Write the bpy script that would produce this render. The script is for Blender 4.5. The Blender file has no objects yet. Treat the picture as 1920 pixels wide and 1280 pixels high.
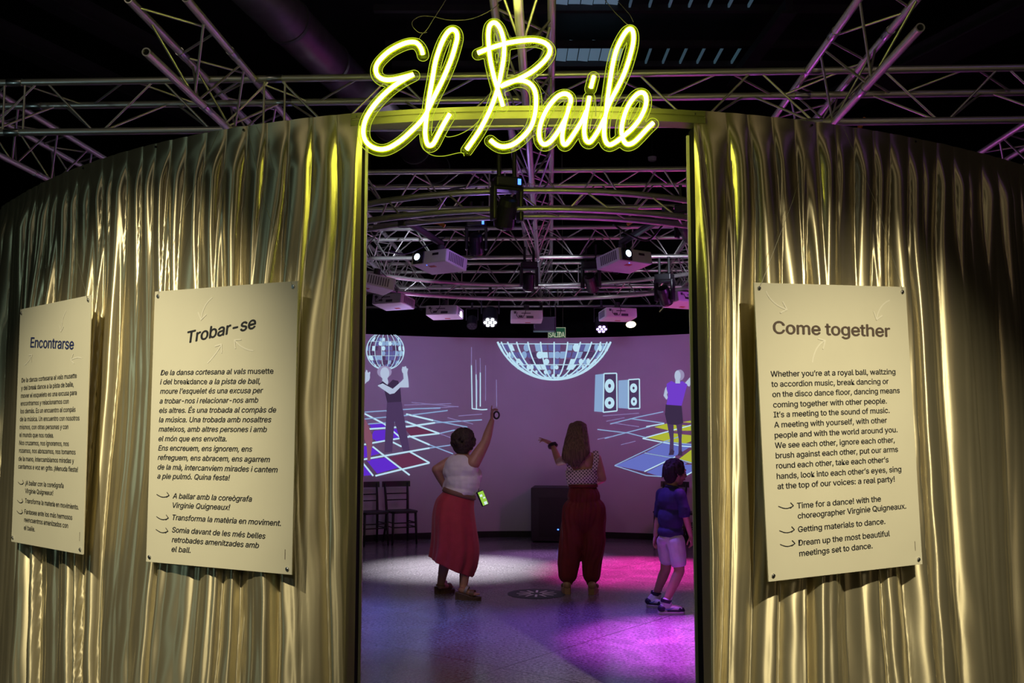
import bpy, bmesh, math, random
import numpy as np
from mathutils import Vector, Matrix, noise
random.seed(7)
C = bpy.context.scene
PI = math.pi
V = Vector

# ------------------------------------------------------------------ camera, world, exposure
FPX = 1800.0
CAM = V((0, 0, 1.59))
PITCH = math.atan(168 / FPX)
cd = bpy.data.cameras.new('camera'); cam = bpy.data.objects.new('camera', cd); C.collection.objects.link(cam)
cam.location = CAM; cam.rotation_euler = (PI / 2 + PITCH, 0, 0)
cd.sensor_width = 36; cd.lens = FPX / 1920 * 36; cd.clip_start = .05
C.camera = cam
C.view_settings.view_transform = 'Standard'; C.view_settings.look = 'None'
C.view_settings.gamma = 1; C.view_settings.exposure = 0; C.view_settings.use_curve_mapping = False
C.cycles.use_denoising = True
C.cycles.max_bounces = 8; C.cycles.transparent_max_bounces = 24
w = bpy.data.worlds.new('world'); C.world = w; w.use_nodes = True
w.node_tree.nodes['Background'].inputs[0].default_value = (.55, .6, .8, 1)
w.node_tree.nodes['Background'].inputs[1].default_value = .010

def lamp(kind, loc, target, energy, color, size=.1, angle=60, blend=.5, gobo=None):
    l = bpy.data.lights.new(kind.lower() + '_light', kind); o = bpy.data.objects.new(l.name, l); C.collection.objects.link(o)
    o.location = loc; o.rotation_euler = (V(target) - V(loc)).to_track_quat('-Z', 'Y').to_euler()
    l.energy = energy; l.color = color
    if kind == 'SPOT':
        l.spot_size = math.radians(angle); l.spot_blend = blend; l.shadow_soft_size = size
    elif kind == 'AREA':
        l.size = size
    else:
        l.shadow_soft_size = size
    if gobo:
        l.use_nodes = True; nt = l.node_tree; em = nt.nodes['Emission']
        tc = nt.nodes.new('ShaderNodeTexCoord'); mp = nt.nodes.new('ShaderNodeMapping'); vo = nt.nodes.new('ShaderNodeTexVoronoi'); mr = nt.nodes.new('ShaderNodeMapRange')
        vo.feature = 'DISTANCE_TO_EDGE'; vo.inputs['Scale'].default_value = gobo
        nt.links.new(tc.outputs['Normal'], mp.inputs[0]); mp.inputs['Scale'].default_value = (1, 1, .2)
        nt.links.new(mp.outputs[0], vo.inputs['Vector']); nt.links.new(vo.outputs['Distance'], mr.inputs[0])
        mr.inputs[1].default_value = .01; mr.inputs[2].default_value = .07; mr.inputs[3].default_value = 1.5; mr.inputs[4].default_value = .95
        nt.links.new(mr.outputs[0], em.inputs['Strength'])
    return o

WARM = (1, .89, .62)
# exhibition spots on the outside, hung in front of the curtain, with an added fill
lamp('SPOT', (-3.1, 1.6, 4.9), (-2.5, 5.6, .95), 1600, WARM, .06, 42, .9)
lamp('SPOT', (2.3, .9, 4.7), (1.95, 5.3, .8), 1750, WARM, .06, 38, 1)
lamp('POINT', (1.2, -.8, 2.7), (0, 5, 1), 38, (1, .84, .58), .45)  # added soft warm fill behind the camera, lifts the curtain folds
lamp('POINT', (-3.2, .2, 3.4), (0, 5, 1), 16, (.70, .80, .80), .35)
lamp('SPOT', (-.9, .4, 5.0), (-1.45, 5.2, 1.4), 230, WARM, .06, 24, 1)
lamp('POINT', (-6.2, 2.6, 2.0), (0, 5, 1), 42, (.52, .80, .80), .25)
lamp('POINT', (4.6, .5, 2.0), (0, 5, 1), 16, (1, .74, .42), .3)
# stage lights inside the drum, with added fills
lamp('SPOT', (-.6, 12.2, 3.15), (-.66, 11.5, 0), 2600, (1, .94, .98), .06, 46, 1)
lamp('SPOT', (.35, 12.6, 3.15), (.35, 12.2, 0), 900, (.75, .34, 1), .05, 40, 1)
lamp('SPOT', (1.7, 12.4, 3.15), (1.5, 11.3, 0), 2700, (1, .035, .45), .05, 46, .9, 9)
lamp('SPOT', (1.6, 8.6, 3.2), (1.45, 7.5, 0), 2600, (.85, .09, 1), .05, 40, 1, 7)
lamp('SPOT', (.7, 8.8, 3.2), (.85, 7.7, 0), 520, (.30, .10, 1), .05, 56, 1)
lamp('SPOT', (-1.6, 8.8, 3.2), (-1.25, 8.2, 0), 420, (.22, .24, 1), .05, 50, 1, 5)
lamp('POINT', (2.7, 10.2, 2.6), (0, 0, 0), 27, (.75, .12, 1), .10)
lamp('POINT', (2.0, 11.4, 1.9), (0, 0, 0), 15, (1, .10, .35), .10)
lamp('POINT', (-.2, 8.2, 3.3), (0, 0, 0), 6, (.45, .22, 1), .15)  # added purple ambient lamp to tint the foreground floor
lamp('POINT', (-1.2, 12.2, 2.6), (0, 0, 0), 8, (.8, .5, 1), .12)
lamp('SPOT', (-.9, 6.6, 3.6), (-.5, 9.4, .9), 80, (.95, .68, .92), .10, 34, 1)  # added front fill for the woman in the red skirt
lamp('SPOT', (.4, 6.6, 3.6), (.7, 9.6, .9), 24, (1, .5, .5), .10, 26, 1)  # added front fill for the woman in trousers
lamp('SPOT', (-.6, 9.6, 3.35), (-2.0, 14.0, 4.1), 240, (.75, .85, 1), .04, 22, .5)
lamp('SPOT', (.6, 9.6, 3.35), (.58, 15.0, 4.0), 140, (.75, .85, 1), .04, 16, .5)
lamp('SPOT', (1.6, 9.6, 3.35), (2.6, 15.0, 4.0), 150, (.8, .85, 1), .04, 20, .5)
# the projectors' beams on the far wall
for tx, e in ((-2.6, 1), (-.9, 1), (.9, 1), (2.6, 1)):
    lamp('SPOT', (tx * .55 + .2, 11.3, 3.0), (tx + .2, 14.75 - abs(tx) * .14, 2.3), 36 * e, (.46, .36, 1), .08, 64, 1)
# venue light far overhead, with warm fills added for the front truss
lamp('POINT', (-1.5, 14, 6.2), (0, 0, 0), 9, (.8, .7, .9), .5)
lamp('POINT', (4.2, 4.6, 5.0), (0, 0, 0), 2.5, (.45, .16, 1), .2)
lamp('POINT', (-3.6, 3.6, 5.4), (0, 0, 0), 13, (1, .86, .62), .3)  # added warm fill to brighten the front truss at left
lamp('POINT', (3.4, 3.4, 5.6), (0, 0, 0), 8, (1, .80, .60), .3)  # added warm fill to brighten the truss at right

# ------------------------------------------------------------------ helpers
cP, sP = math.cos(PITCH), math.sin(PITCH)
def ray(px, py):
    v = (640 - py) / FPX
    return V(((px - 960) / FPX, cP - v * sP, sP + v * cP))
def atY(px, py, Y): d = ray(px, py); return CAM + d * (Y / d.y)
def atZ(px, py, z): d = ray(px, py); return CAM + d * ((z - CAM.z) / d.z)

def link(o, parent=None):
    C.collection.objects.link(o)
    if parent is not None: o.parent = parent
    return o
def thing(name, label, cat, loc=(0, 0, 0), rotz=0, group=None):
    o = bpy.data.objects.new(name, None); C.collection.objects.link(o)
    o.empty_display_size = .1; o.location = loc; o.rotation_euler = (0, 0, rotz)
    o['label'] = label; o['category'] = cat
    if group: o['group'] = group
    return o
def tag(o, label, cat, group=None):
    o['label'] = label; o['category'] = cat
    if group: o['group'] = group
    return o
def structure(o): o['kind'] = 'structure'; return o

class MB:
    """collects shapes into one mesh"""
    def __init__(s): s.v = []; s.f = []; s.mi = []; s.uv = None
    def add(s, vs, fs, mi=0):
        n = len(s.v); s.v += [V(x) for x in vs]; s.f += [tuple(i + n for i in f) for f in fs]; s.mi += [mi] * len(fs)
    def box(s, c, size, rot=None, mi=0):
        c = V(c); h = V(size) / 2; vs = []
        for x in (-1, 1):
            for y in (-1, 1):
                for z in (-1, 1):
                    p = V((x * h.x, y * h.y, z * h.z))
                    vs.append(c + (rot @ p if rot else p))
        s.add(vs, [(0, 1, 3, 2), (4, 6, 7, 5), (0, 4, 5, 1), (2, 3, 7, 6), (0, 2, 6, 4), (1, 5, 7, 3)], mi)
    def rings(s, rs, cap=True, mi=0, closed=True):
        n = len(rs[0]); vs = [p for r in rs for p in r]; fs = []
        for i in range(len(rs) - 1):
            for j in range(n if closed else n - 1):
                k = (j + 1) % n
                fs.append((i * n + j, i * n + k, (i + 1) * n + k, (i + 1) * n + j))
        if cap:
            fs.append(tuple(reversed(range(n)))); fs.append(tuple(range((len(rs) - 1) * n, len(rs) * n)))
        s.add(vs, fs, mi)
    def tube(s, pts, r, n=10, mi=0, cap=True):
        pts = [V(p) for p in pts]; rs = []; prev = None
        for i, p in enumerate(pts):
            t = (pts[min(i + 1, len(pts) - 1)] - pts[max(i - 1, 0)])
            if t.length < 1e-9: t = V((0, 0, 1))
            t.normalize()
            if prev is None:
                a = V((0, 0, 1)) if abs(t.z) < .9 else V((1, 0, 0)); x = t.cross(a).normalized()
            else:
                x = (prev - t * prev.dot(t)).normalized()
            prev = x; y = t.cross(x); rr = r[i] if isinstance(r, (list, tuple)) else r
            rs.append([p + (x * math.cos(k * 2 * PI / n) + y * math.sin(k * 2 * PI / n)) * rr for k in range(n)])
        s.rings(rs, cap, mi)
    def capsule(s, a, b, ra, rb, n=14):
        a, b = V(a), V(b); d = (b - a)
        if d.length < 1e-6: d = V((0, 0, 1e-4)); b = a + d
        t = d.normalized(); pts = []; rr = []
        for k in range(1, 6):
            q = k * PI / 2 / 5; pts.append(a - t * ra * math.cos(q)); rr.append(max(ra * math.sin(q), 1e-4))
        for k in range(0, 5):
            q = k * PI / 2 / 5; pts.append(b + t * rb * math.sin(q)); rr.append(max(rb * math.cos(q), 1e-4))
        s.tube(pts, rr, n)
    def ell(s, c, r, rot=None, n=18, m=12):
        c = V(c); rs = []
        for i in range(1, m):
            q = PI * i / m; rs.append([])
            for k in range(n):
                a = 2 * PI * k / n
                p = V((r[0] * math.sin(q) * math.cos(a), r[1] * math.sin(q) * math.sin(a), -r[2] * math.cos(q)))
                rs[-1].append(c + (rot @ p if rot else p))
        s.rings(rs, True)
    def poly(s, pts, mi=0): s.add(pts, [tuple(range(len(pts)))], mi)
    def mesh(s, name, mats, smooth=False):
        me = bpy.data.meshes.new(name); me.from_pydata([tuple(v) for v in s.v], [], s.f)
        for m in (mats if isinstance(mats, (list, tuple)) else [mats]): me.materials.append(m)
        me.polygons.foreach_set('material_index', s.mi)
        if smooth: me.polygons.foreach_set('use_smooth', [True] * len(me.polygons))
        me.update(); return me
    def build(s, name, mats, parent=None, smooth=False, fix=False, bevel=0):
        me = s.mesh(name, mats, smooth)
        if fix:
            bm = bmesh.new(); bm.from_mesh(me); bmesh.ops.recalc_face_normals(bm, faces=bm.faces); bm.to_mesh(me); bm.free()
        o = bpy.data.objects.new(name, me); link(o, parent)
        if bevel:
            b = o.modifiers.new('bevel', 'BEVEL'); b.width = bevel; b.segments = 2; b.limit_method = 'ANGLE'
        return o

def bake(o, *mods):
    """replace an object's mesh by its modified mesh"""
    dg = bpy.context.evaluated_depsgraph_get(); dg.update()
    me = bpy.data.meshes.new_from_object(o.evaluated_get(dg)); old = o.data; o.modifiers.clear(); o.data = me
    me.name = old.name; bpy.data.meshes.remove(old)
    return o
def fuse(mb, name, m, parent=None, voxel=.008, smooth=4, fac=.5, fold=None):
    """union of the collected shapes as one continuous surface"""
    o = mb.build(name, m, parent, fix=False)
    r = o.modifiers.new('r', 'REMESH'); r.mode = 'VOXEL'; r.voxel_size = voxel; r.use_smooth_shade = True
    if smooth:
        k = o.modifiers.new('s', 'SMOOTH'); k.iterations = smooth; k.factor = fac
    bake(o)
    me = o.data
    if not me.materials: me.materials.append(m)
    if fold:
        co = np.empty(len(me.vertices) * 3); me.vertices.foreach_get('co', co)
        no = np.empty(len(me.vertices) * 3); me.vertices.foreach_get('normal', no)
        co = co.reshape(-1, 3); no = no.reshape(-1, 3)
        d = np.array([fold(V(p)) for p in co])
        co += no * d[:, None]; me.vertices.foreach_set('co', co.ravel()); me.update()
    me.polygons.foreach_set('use_smooth', [True] * len(me.polygons))
    return o

# ------------------------------------------------------------------ materials
def lin(r, g, b):
    f = lambda c: (c / 255 / 12.92) if c <= 10 else ((c / 255 + .055) / 1.055) ** 2.4
    return (f(r), f(g), f(b))
def mat(name, col, rough=.6, metal=0, noise_amt=0, scale=30, spec=.5, emit=None, estr=1, bump=0, sheen=0):
    m = bpy.data.materials.new(name); m.use_nodes = True; nt = m.node_tree; b = nt.nodes['Principled BSDF']
    b.inputs['Base Color'].default_value = (*col, 1); b.inputs['Roughness'].default_value = rough; b.inputs['Metallic'].default_value = metal
    b.inputs['Specular IOR Level'].default_value = spec
    if sheen: b.inputs['Sheen Weight'].default_value = sheen
    if emit: b.inputs['Emission Color'].default_value = (*emit, 1); b.inputs['Emission Strength'].default_value = estr
    if noise_amt or bump:
        tc = nt.nodes.new('ShaderNodeTexCoord'); n = nt.nodes.new('ShaderNodeTexNoise'); n.inputs['Scale'].default_value = scale; n.inputs['Detail'].default_value = 5
        nt.links.new(tc.outputs['Object'], n.inputs['Vector'])
        if noise_amt:
            r = nt.nodes.new('ShaderNodeValToRGB')
            r.color_ramp.elements[0].position = .3; r.color_ramp.elements[1].position = .7
            r.color_ramp.elements[0].color = (*[c * (1 - noise_amt) for c in col], 1); r.color_ramp.elements[1].color = (*[min(1, c * (1 + noise_amt)) for c in col], 1)
            nt.links.new(n.outputs['Fac'], r.inputs[0]); nt.links.new(r.outputs[0], b.inputs['Base Color'])
        if bump:
            bp = nt.nodes.new('ShaderNodeBump'); bp.inputs['Strength'].default_value = bump; bp.inputs['Distance'].default_value = .01
            nt.links.new(n.outputs['Fac'], bp.inputs['Height']); nt.links.new(bp.outputs[0], b.inputs['Normal'])
    return m
def glow(name, col, st=1):
    m = bpy.data.materials.new(name); m.use_nodes = True; nt = m.node_tree; nt.nodes.clear()
    e = nt.nodes.new('ShaderNodeEmission'); o = nt.nodes.new('ShaderNodeOutputMaterial')
    e.inputs[0].default_value = (*col, 1); e.inputs[1].default_value = st
    nt.links.new(e.outputs[0], o.inputs[0]); return m
def sheer(name, col, opacity, emit=None, estr=1, translucent=False):
    """clear sheet: mostly transparent with a tinted scattering share"""
    m = bpy.data.materials.new(name); m.use_nodes = True; nt = m.node_tree; nt.nodes.clear()
    t = nt.nodes.new('ShaderNodeBsdfTransparent'); mx = nt.nodes.new('ShaderNodeMixShader'); o = nt.nodes.new('ShaderNodeOutputMaterial')
    if emit: d = nt.nodes.new('ShaderNodeEmission'); d.inputs[0].default_value = (*emit, 1); d.inputs[1].default_value = estr
    else:
        d = nt.nodes.new('ShaderNodeBsdfTranslucent' if translucent else 'ShaderNodeBsdfDiffuse'); d.inputs[0].default_value = (*col, 1)
    mx.inputs[0].default_value = opacity
    nt.links.new(t.outputs[0], mx.inputs[1]); nt.links.new(d.outputs[0], mx.inputs[2]); nt.links.new(mx.outputs[0], o.inputs[0]); return m

M = {}
M['alu'] = mat('brushed_aluminium', (.58, .56, .53), .40, .82, .12, 14)
M['black'] = mat('matt_black', (.012, .012, .013), .6, 0, .2, 20)
M['blackp'] = mat('black_plastic', (.015, .015, .017), .4)
M['white_plastic'] = mat('white_plastic', (.72, .7, .72), .45, 0, .04, 12)
M['grille'] = mat('dark_grille', (.05, .045, .055), .6)
M['wood'] = mat('dark_stained_wood', (.010, .008, .007), .45, 0, .35, 9)
M['board'] = mat('cream_board', (.56, .53, .39), .55, 0, .02, 4)
M['ink'] = mat('black_ink', (.012, .012, .014), .6)
M['inkblue'] = mat('navy_ink', (.02, .03, .10), .6)
M['inkbrown'] = mat('brown_ink', (.085, .06, .045), .6)
M['faint'] = mat('pale_ink', (.66, .63, .50), .6)
M['steel'] = mat('steel', (.5, .5, .5), .3, 1)
M['wire'] = mat('thin_steel_wire', (.22, .21, .16), .5, .7)
M['orange'] = mat('orange_strap', (.6, .22, .02), .6)

# satin curtain
m = mat('gold_satin', (.62, .55, .35), .40, .84, .05, 3); M['satin'] = m
nt = m.node_tree; b = nt.nodes['Principled BSDF']; b.inputs['Anisotropic'].default_value = .86; b.inputs['Anisotropic Rotation'].default_value = .25
tg = nt.nodes.new('ShaderNodeTangent'); tg.direction_type = 'RADIAL'; tg.axis = 'Z'; nt.links.new(tg.outputs[0], b.inputs['Tangent'])
tc = nt.nodes.new('ShaderNodeTexCoord'); mp = nt.nodes.new('ShaderNodeMapping'); mp.inputs['Scale'].default_value = (60, 60, 500)
nz = nt.nodes.new('ShaderNodeTexNoise'); nz.inputs['Scale'].default_value = 1; bp = nt.nodes.new('ShaderNodeBump'); bp.inputs['Strength'].default_value = .05; bp.inputs['Distance'].default_value = .004
nt.links.new(tc.outputs['Object'], mp.inputs[0]); nt.links.new(mp.outputs[0], nz.inputs['Vector']); nt.links.new(nz.outputs['Fac'], bp.inputs['Height']); nt.links.new(bp.outputs[0], b.inputs['Normal'])

# polished terrazzo floor with slab joints
m = mat('terrazzo', (.30, .29, .31), .32, 0, 0); M['floor'] = m
nt = m.node_tree; b = nt.nodes['Principled BSDF']
tc = nt.nodes.new('ShaderNodeTexCoord'); n1 = nt.nodes.new('ShaderNodeTexNoise'); n1.inputs['Scale'].default_value = 42; n1.inputs['Detail'].default_value = 6; n1.inputs['Roughness'].default_value = .75
cr = nt.nodes.new('ShaderNodeValToRGB'); cr.color_ramp.elements[0].position = .36; cr.color_ramp.elements[1].position = .62
cr.color_ramp.elements[0].color = (.055, .052, .060, 1); cr.color_ramp.elements[1].color = (.27, .26, .285, 1)
mp = nt.nodes.new('ShaderNodeMapping'); mp.inputs['Rotation'].default_value = (0, 0, math.radians(38)); mp.inputs['Location'].default_value = (.35, .5, 0)
bk = nt.nodes.new('ShaderNodeTexBrick'); bk.offset = 0; bk.inputs['Scale'].default_value = 1; bk.inputs['Brick Width'].default_value = 1.9; bk.inputs['Row Height'].default_value = 1.9
bk.inputs['Mortar Size'].default_value = .006; bk.inputs['Mortar Smooth'].default_value = .3
bk.inputs['Color1'].default_value = (1, 1, 1, 1); bk.inputs['Color2'].default_value = (.93, .93, .93, 1); bk.inputs['Mortar'].default_value = (.25, .25, .25, 1)
mx = nt.nodes.new('ShaderNodeMix'); mx.data_type = 'RGBA'; mx.blend_type = 'MULTIPLY'; mx.inputs[0].default_value = 1
nt.links.new(tc.outputs['Object'], n1.inputs['Vector']); nt.links.new(n1.outputs['Fac'], cr.inputs[0])
nt.links.new(tc.outputs['Object'], mp.inputs[0]); nt.links.new(mp.outputs[0], bk.inputs['Vector'])
nt.links.new(cr.outputs[0], mx.inputs[6]); nt.links.new(bk.outputs['Color'], mx.inputs[7]); nt.links.new(mx.outputs[2], b.inputs['Base Color'])
n2 = nt.nodes.new('ShaderNodeTexNoise'); n2.inputs['Scale'].default_value = 3; mr = nt.nodes.new('ShaderNodeMapRange'); mr.inputs[3].default_value = .14; mr.inputs[4].default_value = .30
nt.links.new(tc.outputs['Object'], n2.inputs['Vector']); nt.links.new(n2.outputs['Fac'], mr.inputs[0]); nt.links.new(mr.outputs[0], b.inputs['Roughness'])

M['screen'] = mat('painted_wall', (.62, .58, .66), .85, 0, .03, 2, spec=.1)
M['dark'] = mat('black_painted', (.010, .010, .011), .7, 0, .3, 3)
M['beam'] = mat('dark_grey_steel', (.045, .045, .048), .5, .3, .2, 4)

# ------------------------------------------------------------------ the drum-shaped room
CX, CY = .214, 9.85
KR = [.5645, .236, -.4242, -.0581, 4.952]
def rad(th):
    t = max(-1.0, min(.69, th)); return np.polyval(KR, t)
def pol(th, r, z=0): return V((CX + math.sin(th) * r, CY - math.cos(th) * r, z))   # th = 0 faces the camera
ZT = 3.30
TH_L, TH_R = math.radians(-12.05), math.radians(8.95)      # door jambs
def arc_wall(name, a0, a1, r0, r1, z0, z1, m, n=80):
    mb = MB(); rs = []
    for i in range(n + 1):
        a = a0 + (a1 - a0) * i / n
        rs.append([pol(a, r0, z0), pol(a, r1, z0), pol(a, r1, z1), pol(a, r0, z1)])
    mb.rings(rs); return structure(mb.build(name, m, fix=True))
mb = MB(); mb.add([(-16, -3, -.25), (16, -3, -.25), (16, 28, -.25), (-16, 28, -.25)], [(0, 1, 2, 3)]); structure(mb.build('floor', M['dark']))
mb = MB(); mb.rings([[V((CX + math.cos(2 * PI * k / 120) * (4.80 if k > 60 else 4.9), CY + math.sin(2 * PI * k / 120) * (4.80 if k > 60 else 4.9), z)) for k in range(120)] for z in (-.24, 0)]); structure(mb.build('floor', M['floor']))     # the room stands on a low platform
mb = MB(); mb.box((0, 12.5, 8.55), (32, 31, .1)); structure(mb.build('ceiling', M['dark']))
for nm, c, s in (('wall_left', (-16, 12.5, 4.2), (.2, 31, 8.6)), ('wall_right', (16, 12.5, 4.2), (.2, 31, 8.6)), ('wall_back', (0, 28, 4.2), (32, .2, 8.6)), ('wall_front', (0, -3, 4.2), (32, .2, 8.6))):
    mb = MB(); mb.box(c, s); structure(mb.build(nm, M['dark']))
arc_wall('wall_curved_left', math.radians(-88), TH_L - .01, 4.72, 4.80, 0, 3.25, M['dark'])
arc_wall('wall_curved_right', TH_R + .01, math.radians(88), 4.72, 4.80, 0, 3.25, M['dark'])
arc_wall('wall_curved_far', math.radians(88), math.radians(272), 4.85, 4.93, 0, 3.015, M['screen'], 120)
bm_ = arc_wall('baseboard_far', math.radians(95), math.radians(265), 4.835, 4.849, 0, .09, M['black'], 120)

# door frame: black reveals with a thin metal edge, curved header
def reveal(idx, th, sgn):
    a = pol(th, rad(th) - .005); d = V((0, 1, 0)); x = V((sgn, 0, 0))
    mb = MB(); mb.box(a + d * .130 - x * .006 + V((0, 0, 1.62)), (.012, .19, 3.24)); structure(mb.build('trim_%d' % idx, M['reveal']))
    mb = MB(); mb.box(a + d * .215 + x * .007 + V((0, 0, 1.61)), (.014, .02, 3.22)); structure(mb.build('trim_%d' % (idx + 1), M['edge']))
M['reveal'] = mat('black_felt', (.006, .006, .007), .95, spec=.1)
M['edge'] = mat('pale_metal_edge', (.6, .58, .5), .45, .3)
M['header'] = mat('grooved_aluminium', (.15, .15, .07), .5, .5, .05, 8)
reveal(1, TH_L, 1); reveal(3, TH_R, -1)
mb = MB(); rs = []
for i in range(41):
    a = TH_L - .012 + (TH_R - TH_L + .024) * i / 40; r = rad(a) - .02
    prof = [(0, 0), (0, .032), (-.006, .034), (-.006, .040), (0, .042), (0, .068), (-.10, .068), (-.10, 0)]
    rs.append([pol(a, r + q[0], ZT - .072 + q[1]) for q in prof])
mb.rings(rs); structure(mb.build('trim_5', M['header'], fix=True))

# ------------------------------------------------------------------ curtains
def curtain(name, label, a0, a1, seed, hemz=-.20):
    rnd = random.Random(seed)
    R = 4.93; L = abs(a1 - a0) * R; ns = int(L / .0075); zs = np.concatenate([np.linspace(ZT, ZT - .5, 30), np.linspace(ZT - .5, hemz, 66)[1:]])
    def knots(lo, hi):
        k = [-.3]
        while k[-1] < L + .4: k.append(k[-1] + rnd.uniform(lo, hi))
        return np.array(k)
    k1 = knots(.125, .165); k2 = knots(.11, .30); k3 = knots(.3, .6); k4 = knots(.045, .11)
    a1r = np.array([rnd.uniform(.6, 1.2) for _ in k1]); a2r = np.array([rnd.uniform(.45, 1.25) for _ in k2]); sk = np.array([rnd.choice((rnd.uniform(.14, .32), rnd.uniform(.62, .86))) for _ in k2]); sk1 = np.array([rnd.uniform(.18, .42) for _ in k1])
    s = np.linspace(0, L, ns); S, Z = np.meshgrid(s, zs, indexing='ij'); D = ZT - Z
    def nz(x, z, f): # smooth lateral noise
        return np.array([[0]])
    rs_ = np.random.RandomState(seed); drift = 0
    for q in range(7):
        f = rs_.uniform(.6, 3.2); g = rs_.uniform(.5, 2.2); drift = drift + .016 * np.sin(f * S + g * D + rs_.uniform(0, 6.28))
    S2 = S + drift * np.clip(D / .6, 0, 1)
    def saw(S, k):
        i = np.clip(np.searchsorted(k, S) - 1, 0, len(k) - 2); t = (S - k[i]) / (k[i + 1] - k[i]); return i, t
    i1, t1 = saw(S2, k1); i2, t2 = saw(S2, k2); i3, t3 = saw(S2, k3); i4, t4 = saw(S2 + .02 * np.sin(2.3 * Z + 3 * S), k4)
    tq = np.where(t1 < sk1[i1], .5 * t1 / sk1[i1], .5 + .5 * (t1 - sk1[i1]) / (1 - sk1[i1]))
    p1 = a1r[i1] * (np.sin(PI * np.clip(tq, 0, 1)) ** .62)                      # pinch pleats of the heading
    ts = np.where(t2 < sk[i2], .5 * t2 / sk[i2], .5 + .5 * (t2 - sk[i2]) / (1 - sk[i2]))
    p2 = a2r[i2] * (np.sin(PI * np.clip(ts, 0, 1)) ** .95)                     # broad folds below
    p3 = np.sin(2 * PI * t3)
    top = np.clip((D - .03) / .26, 0, 1); top = top * top * (3 - 2 * top)
    low = np.clip((D - .15) / 1.1, 0, 1); low = low * low * (3 - 2 * low)
    h = .006 * p1 * (1 - top) + top * ((1 - .80 * low) * .046 * p1 + low * (.074 * p2 + .004 * np.sin(PI * np.clip(t4, 0, 1))) + .010 * p3)
    crump = 0
    for q in range(9):                                                          # crumples towards the hem
        f = rs_.uniform(14, 40); g = rs_.uniform(6, 22); crump = crump + np.sin(f * S + g * Z + rs_.uniform(0, 6.28) + 2.5 * np.sin(3.1 * S + q))
    h = h + crump * .0008 * np.clip((D - .3) / 2.4, 0, 1) ** 1.3
    header = 0
    for q in range(6):
        f = rs_.uniform(10, 34); g = rs_.uniform(10, 40); header = header + np.sin(f * S + g * Z + rs_.uniform(0, 6.28))
    h = h + header * .0007 * np.exp(-((D - .10) / .10) ** 2)
    edge = np.clip(np.minimum(S, L - S) / .022, 0, 1); h = h * edge
    A = a0 + (a1 - a0) * S / L
    Rr = np.vectorize(rad)(A) - .03 + h
    X = CX + np.sin(A) * Rr; Y = CY - np.cos(A) * Rr
    verts = np.stack([X, Y, Z], -1).reshape(-1, 3); nzv = len(zs)
    ii, jj = np.meshgrid(np.arange(ns - 1), np.arange(nzv - 1), indexing='ij'); q = (ii * nzv + jj).ravel()
    faces = np.stack([q, q + nzv, q + nzv + 1, q + 1], 1)
    if a1 > a0: faces = faces[:, ::-1]
    me = bpy.data.meshes.new(name); me.from_pydata(verts.tolist(), [], faces.tolist()); me.materials.append(M['satin'])
    me.polygons.foreach_set('use_smooth', [True] * len(me.polygons)); me.update()
    o = bpy.data.objects.new(name, me); link(o); tag(o, label, 'curtain'); return o
cl = curtain('satin_curtain', 'gold satin curtain left of the doorway, behind the Trobar-se and Encontrarse panels', math.radians(-11.98), math.radians(-80), 11)
cr_ = curtain('satin_curtain', 'gold satin curtain right of the doorway, behind the Come together panel', math.radians(8.90), math.radians(78), 23)
for px, py, par in ((281, 271, cl), (455, 242, cl), (664, 213, cl), (149, 313, cl), (1308, 208, cr_), (1530, 230, cr_), (1722, 263, cr_)):
    p = atZ(px, py, ZT - .02); a = math.atan2(p.x - CX, -(p.y - CY)); p = pol(a, rad(a) + .0, ZT - .022)
    n = V((math.sin(a), -math.cos(a), 0)); mb = MB(); mb.tube([p - n * .034, p - n * .020], .0065, 12); mb.build('snap_button', M['blackp'], par)

# ------------------------------------------------------------------ hanging text panels
FONT = None
try: FONT = bpy.data.fonts.load(bpy.utils.resource_path('LOCAL') + '/datafiles/fonts/Inter.woff2')      # the typeface that ships with Blender
except Exception: pass
def text_mesh(s, size, shear=0, weight=.012):
    cu = bpy.data.curves.new('t', 'FONT'); cu.body = s; cu.size = size; cu.font = FONT or cu.font; cu.shear = shear; cu.resolution_u = 3; cu.space_character = .98
    o = bpy.data.objects.new('t', cu); C.collection.objects.link(o)
    dg = bpy.context.evaluated_depsgraph_get(); dg.update(); me = bpy.data.meshes.new_from_object(o.evaluated_get(dg))
    vs = np.array([v.co[:] for v in me.vertices]); fs = [tuple(p.vertices) for p in me.polygons]
    bpy.data.objects.remove(o); bpy.data.curves.remove(cu); bpy.data.meshes.remove(me)
    n = len(vs); w_ = weight * size * 1.15; vs = np.concatenate([vs + (dx, dy, dz) for dx, dy, dz in ((-w_, 0, 0), (w_, 0, 1), (0, w_ * .7, 2), (0, -w_ * .7, 3))]); fs = [tuple(i + n * k for i in f) for k in range(4) for f in fs]   # stroke weight
    return vs, fs
def arrow_poly(mb, pts, wd, y=-.0012):
    for i in range(len(pts) - 1):
        a, b = V((pts[i][0], 0, pts[i][1])), V((pts[i + 1][0], 0, pts[i + 1][1])); d = (b - a).normalized(); n = V((-d.z, 0, d.x)) * wd / 2; e = d * wd * .3
        mb.add([q + V((0, y - .00006 * i, 0)) for q in (a - n - e, b - n + e, b + n + e, a + n - e)], [(0, 1, 2, 3)])
PW, PH = 1.01, 1.506
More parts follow.
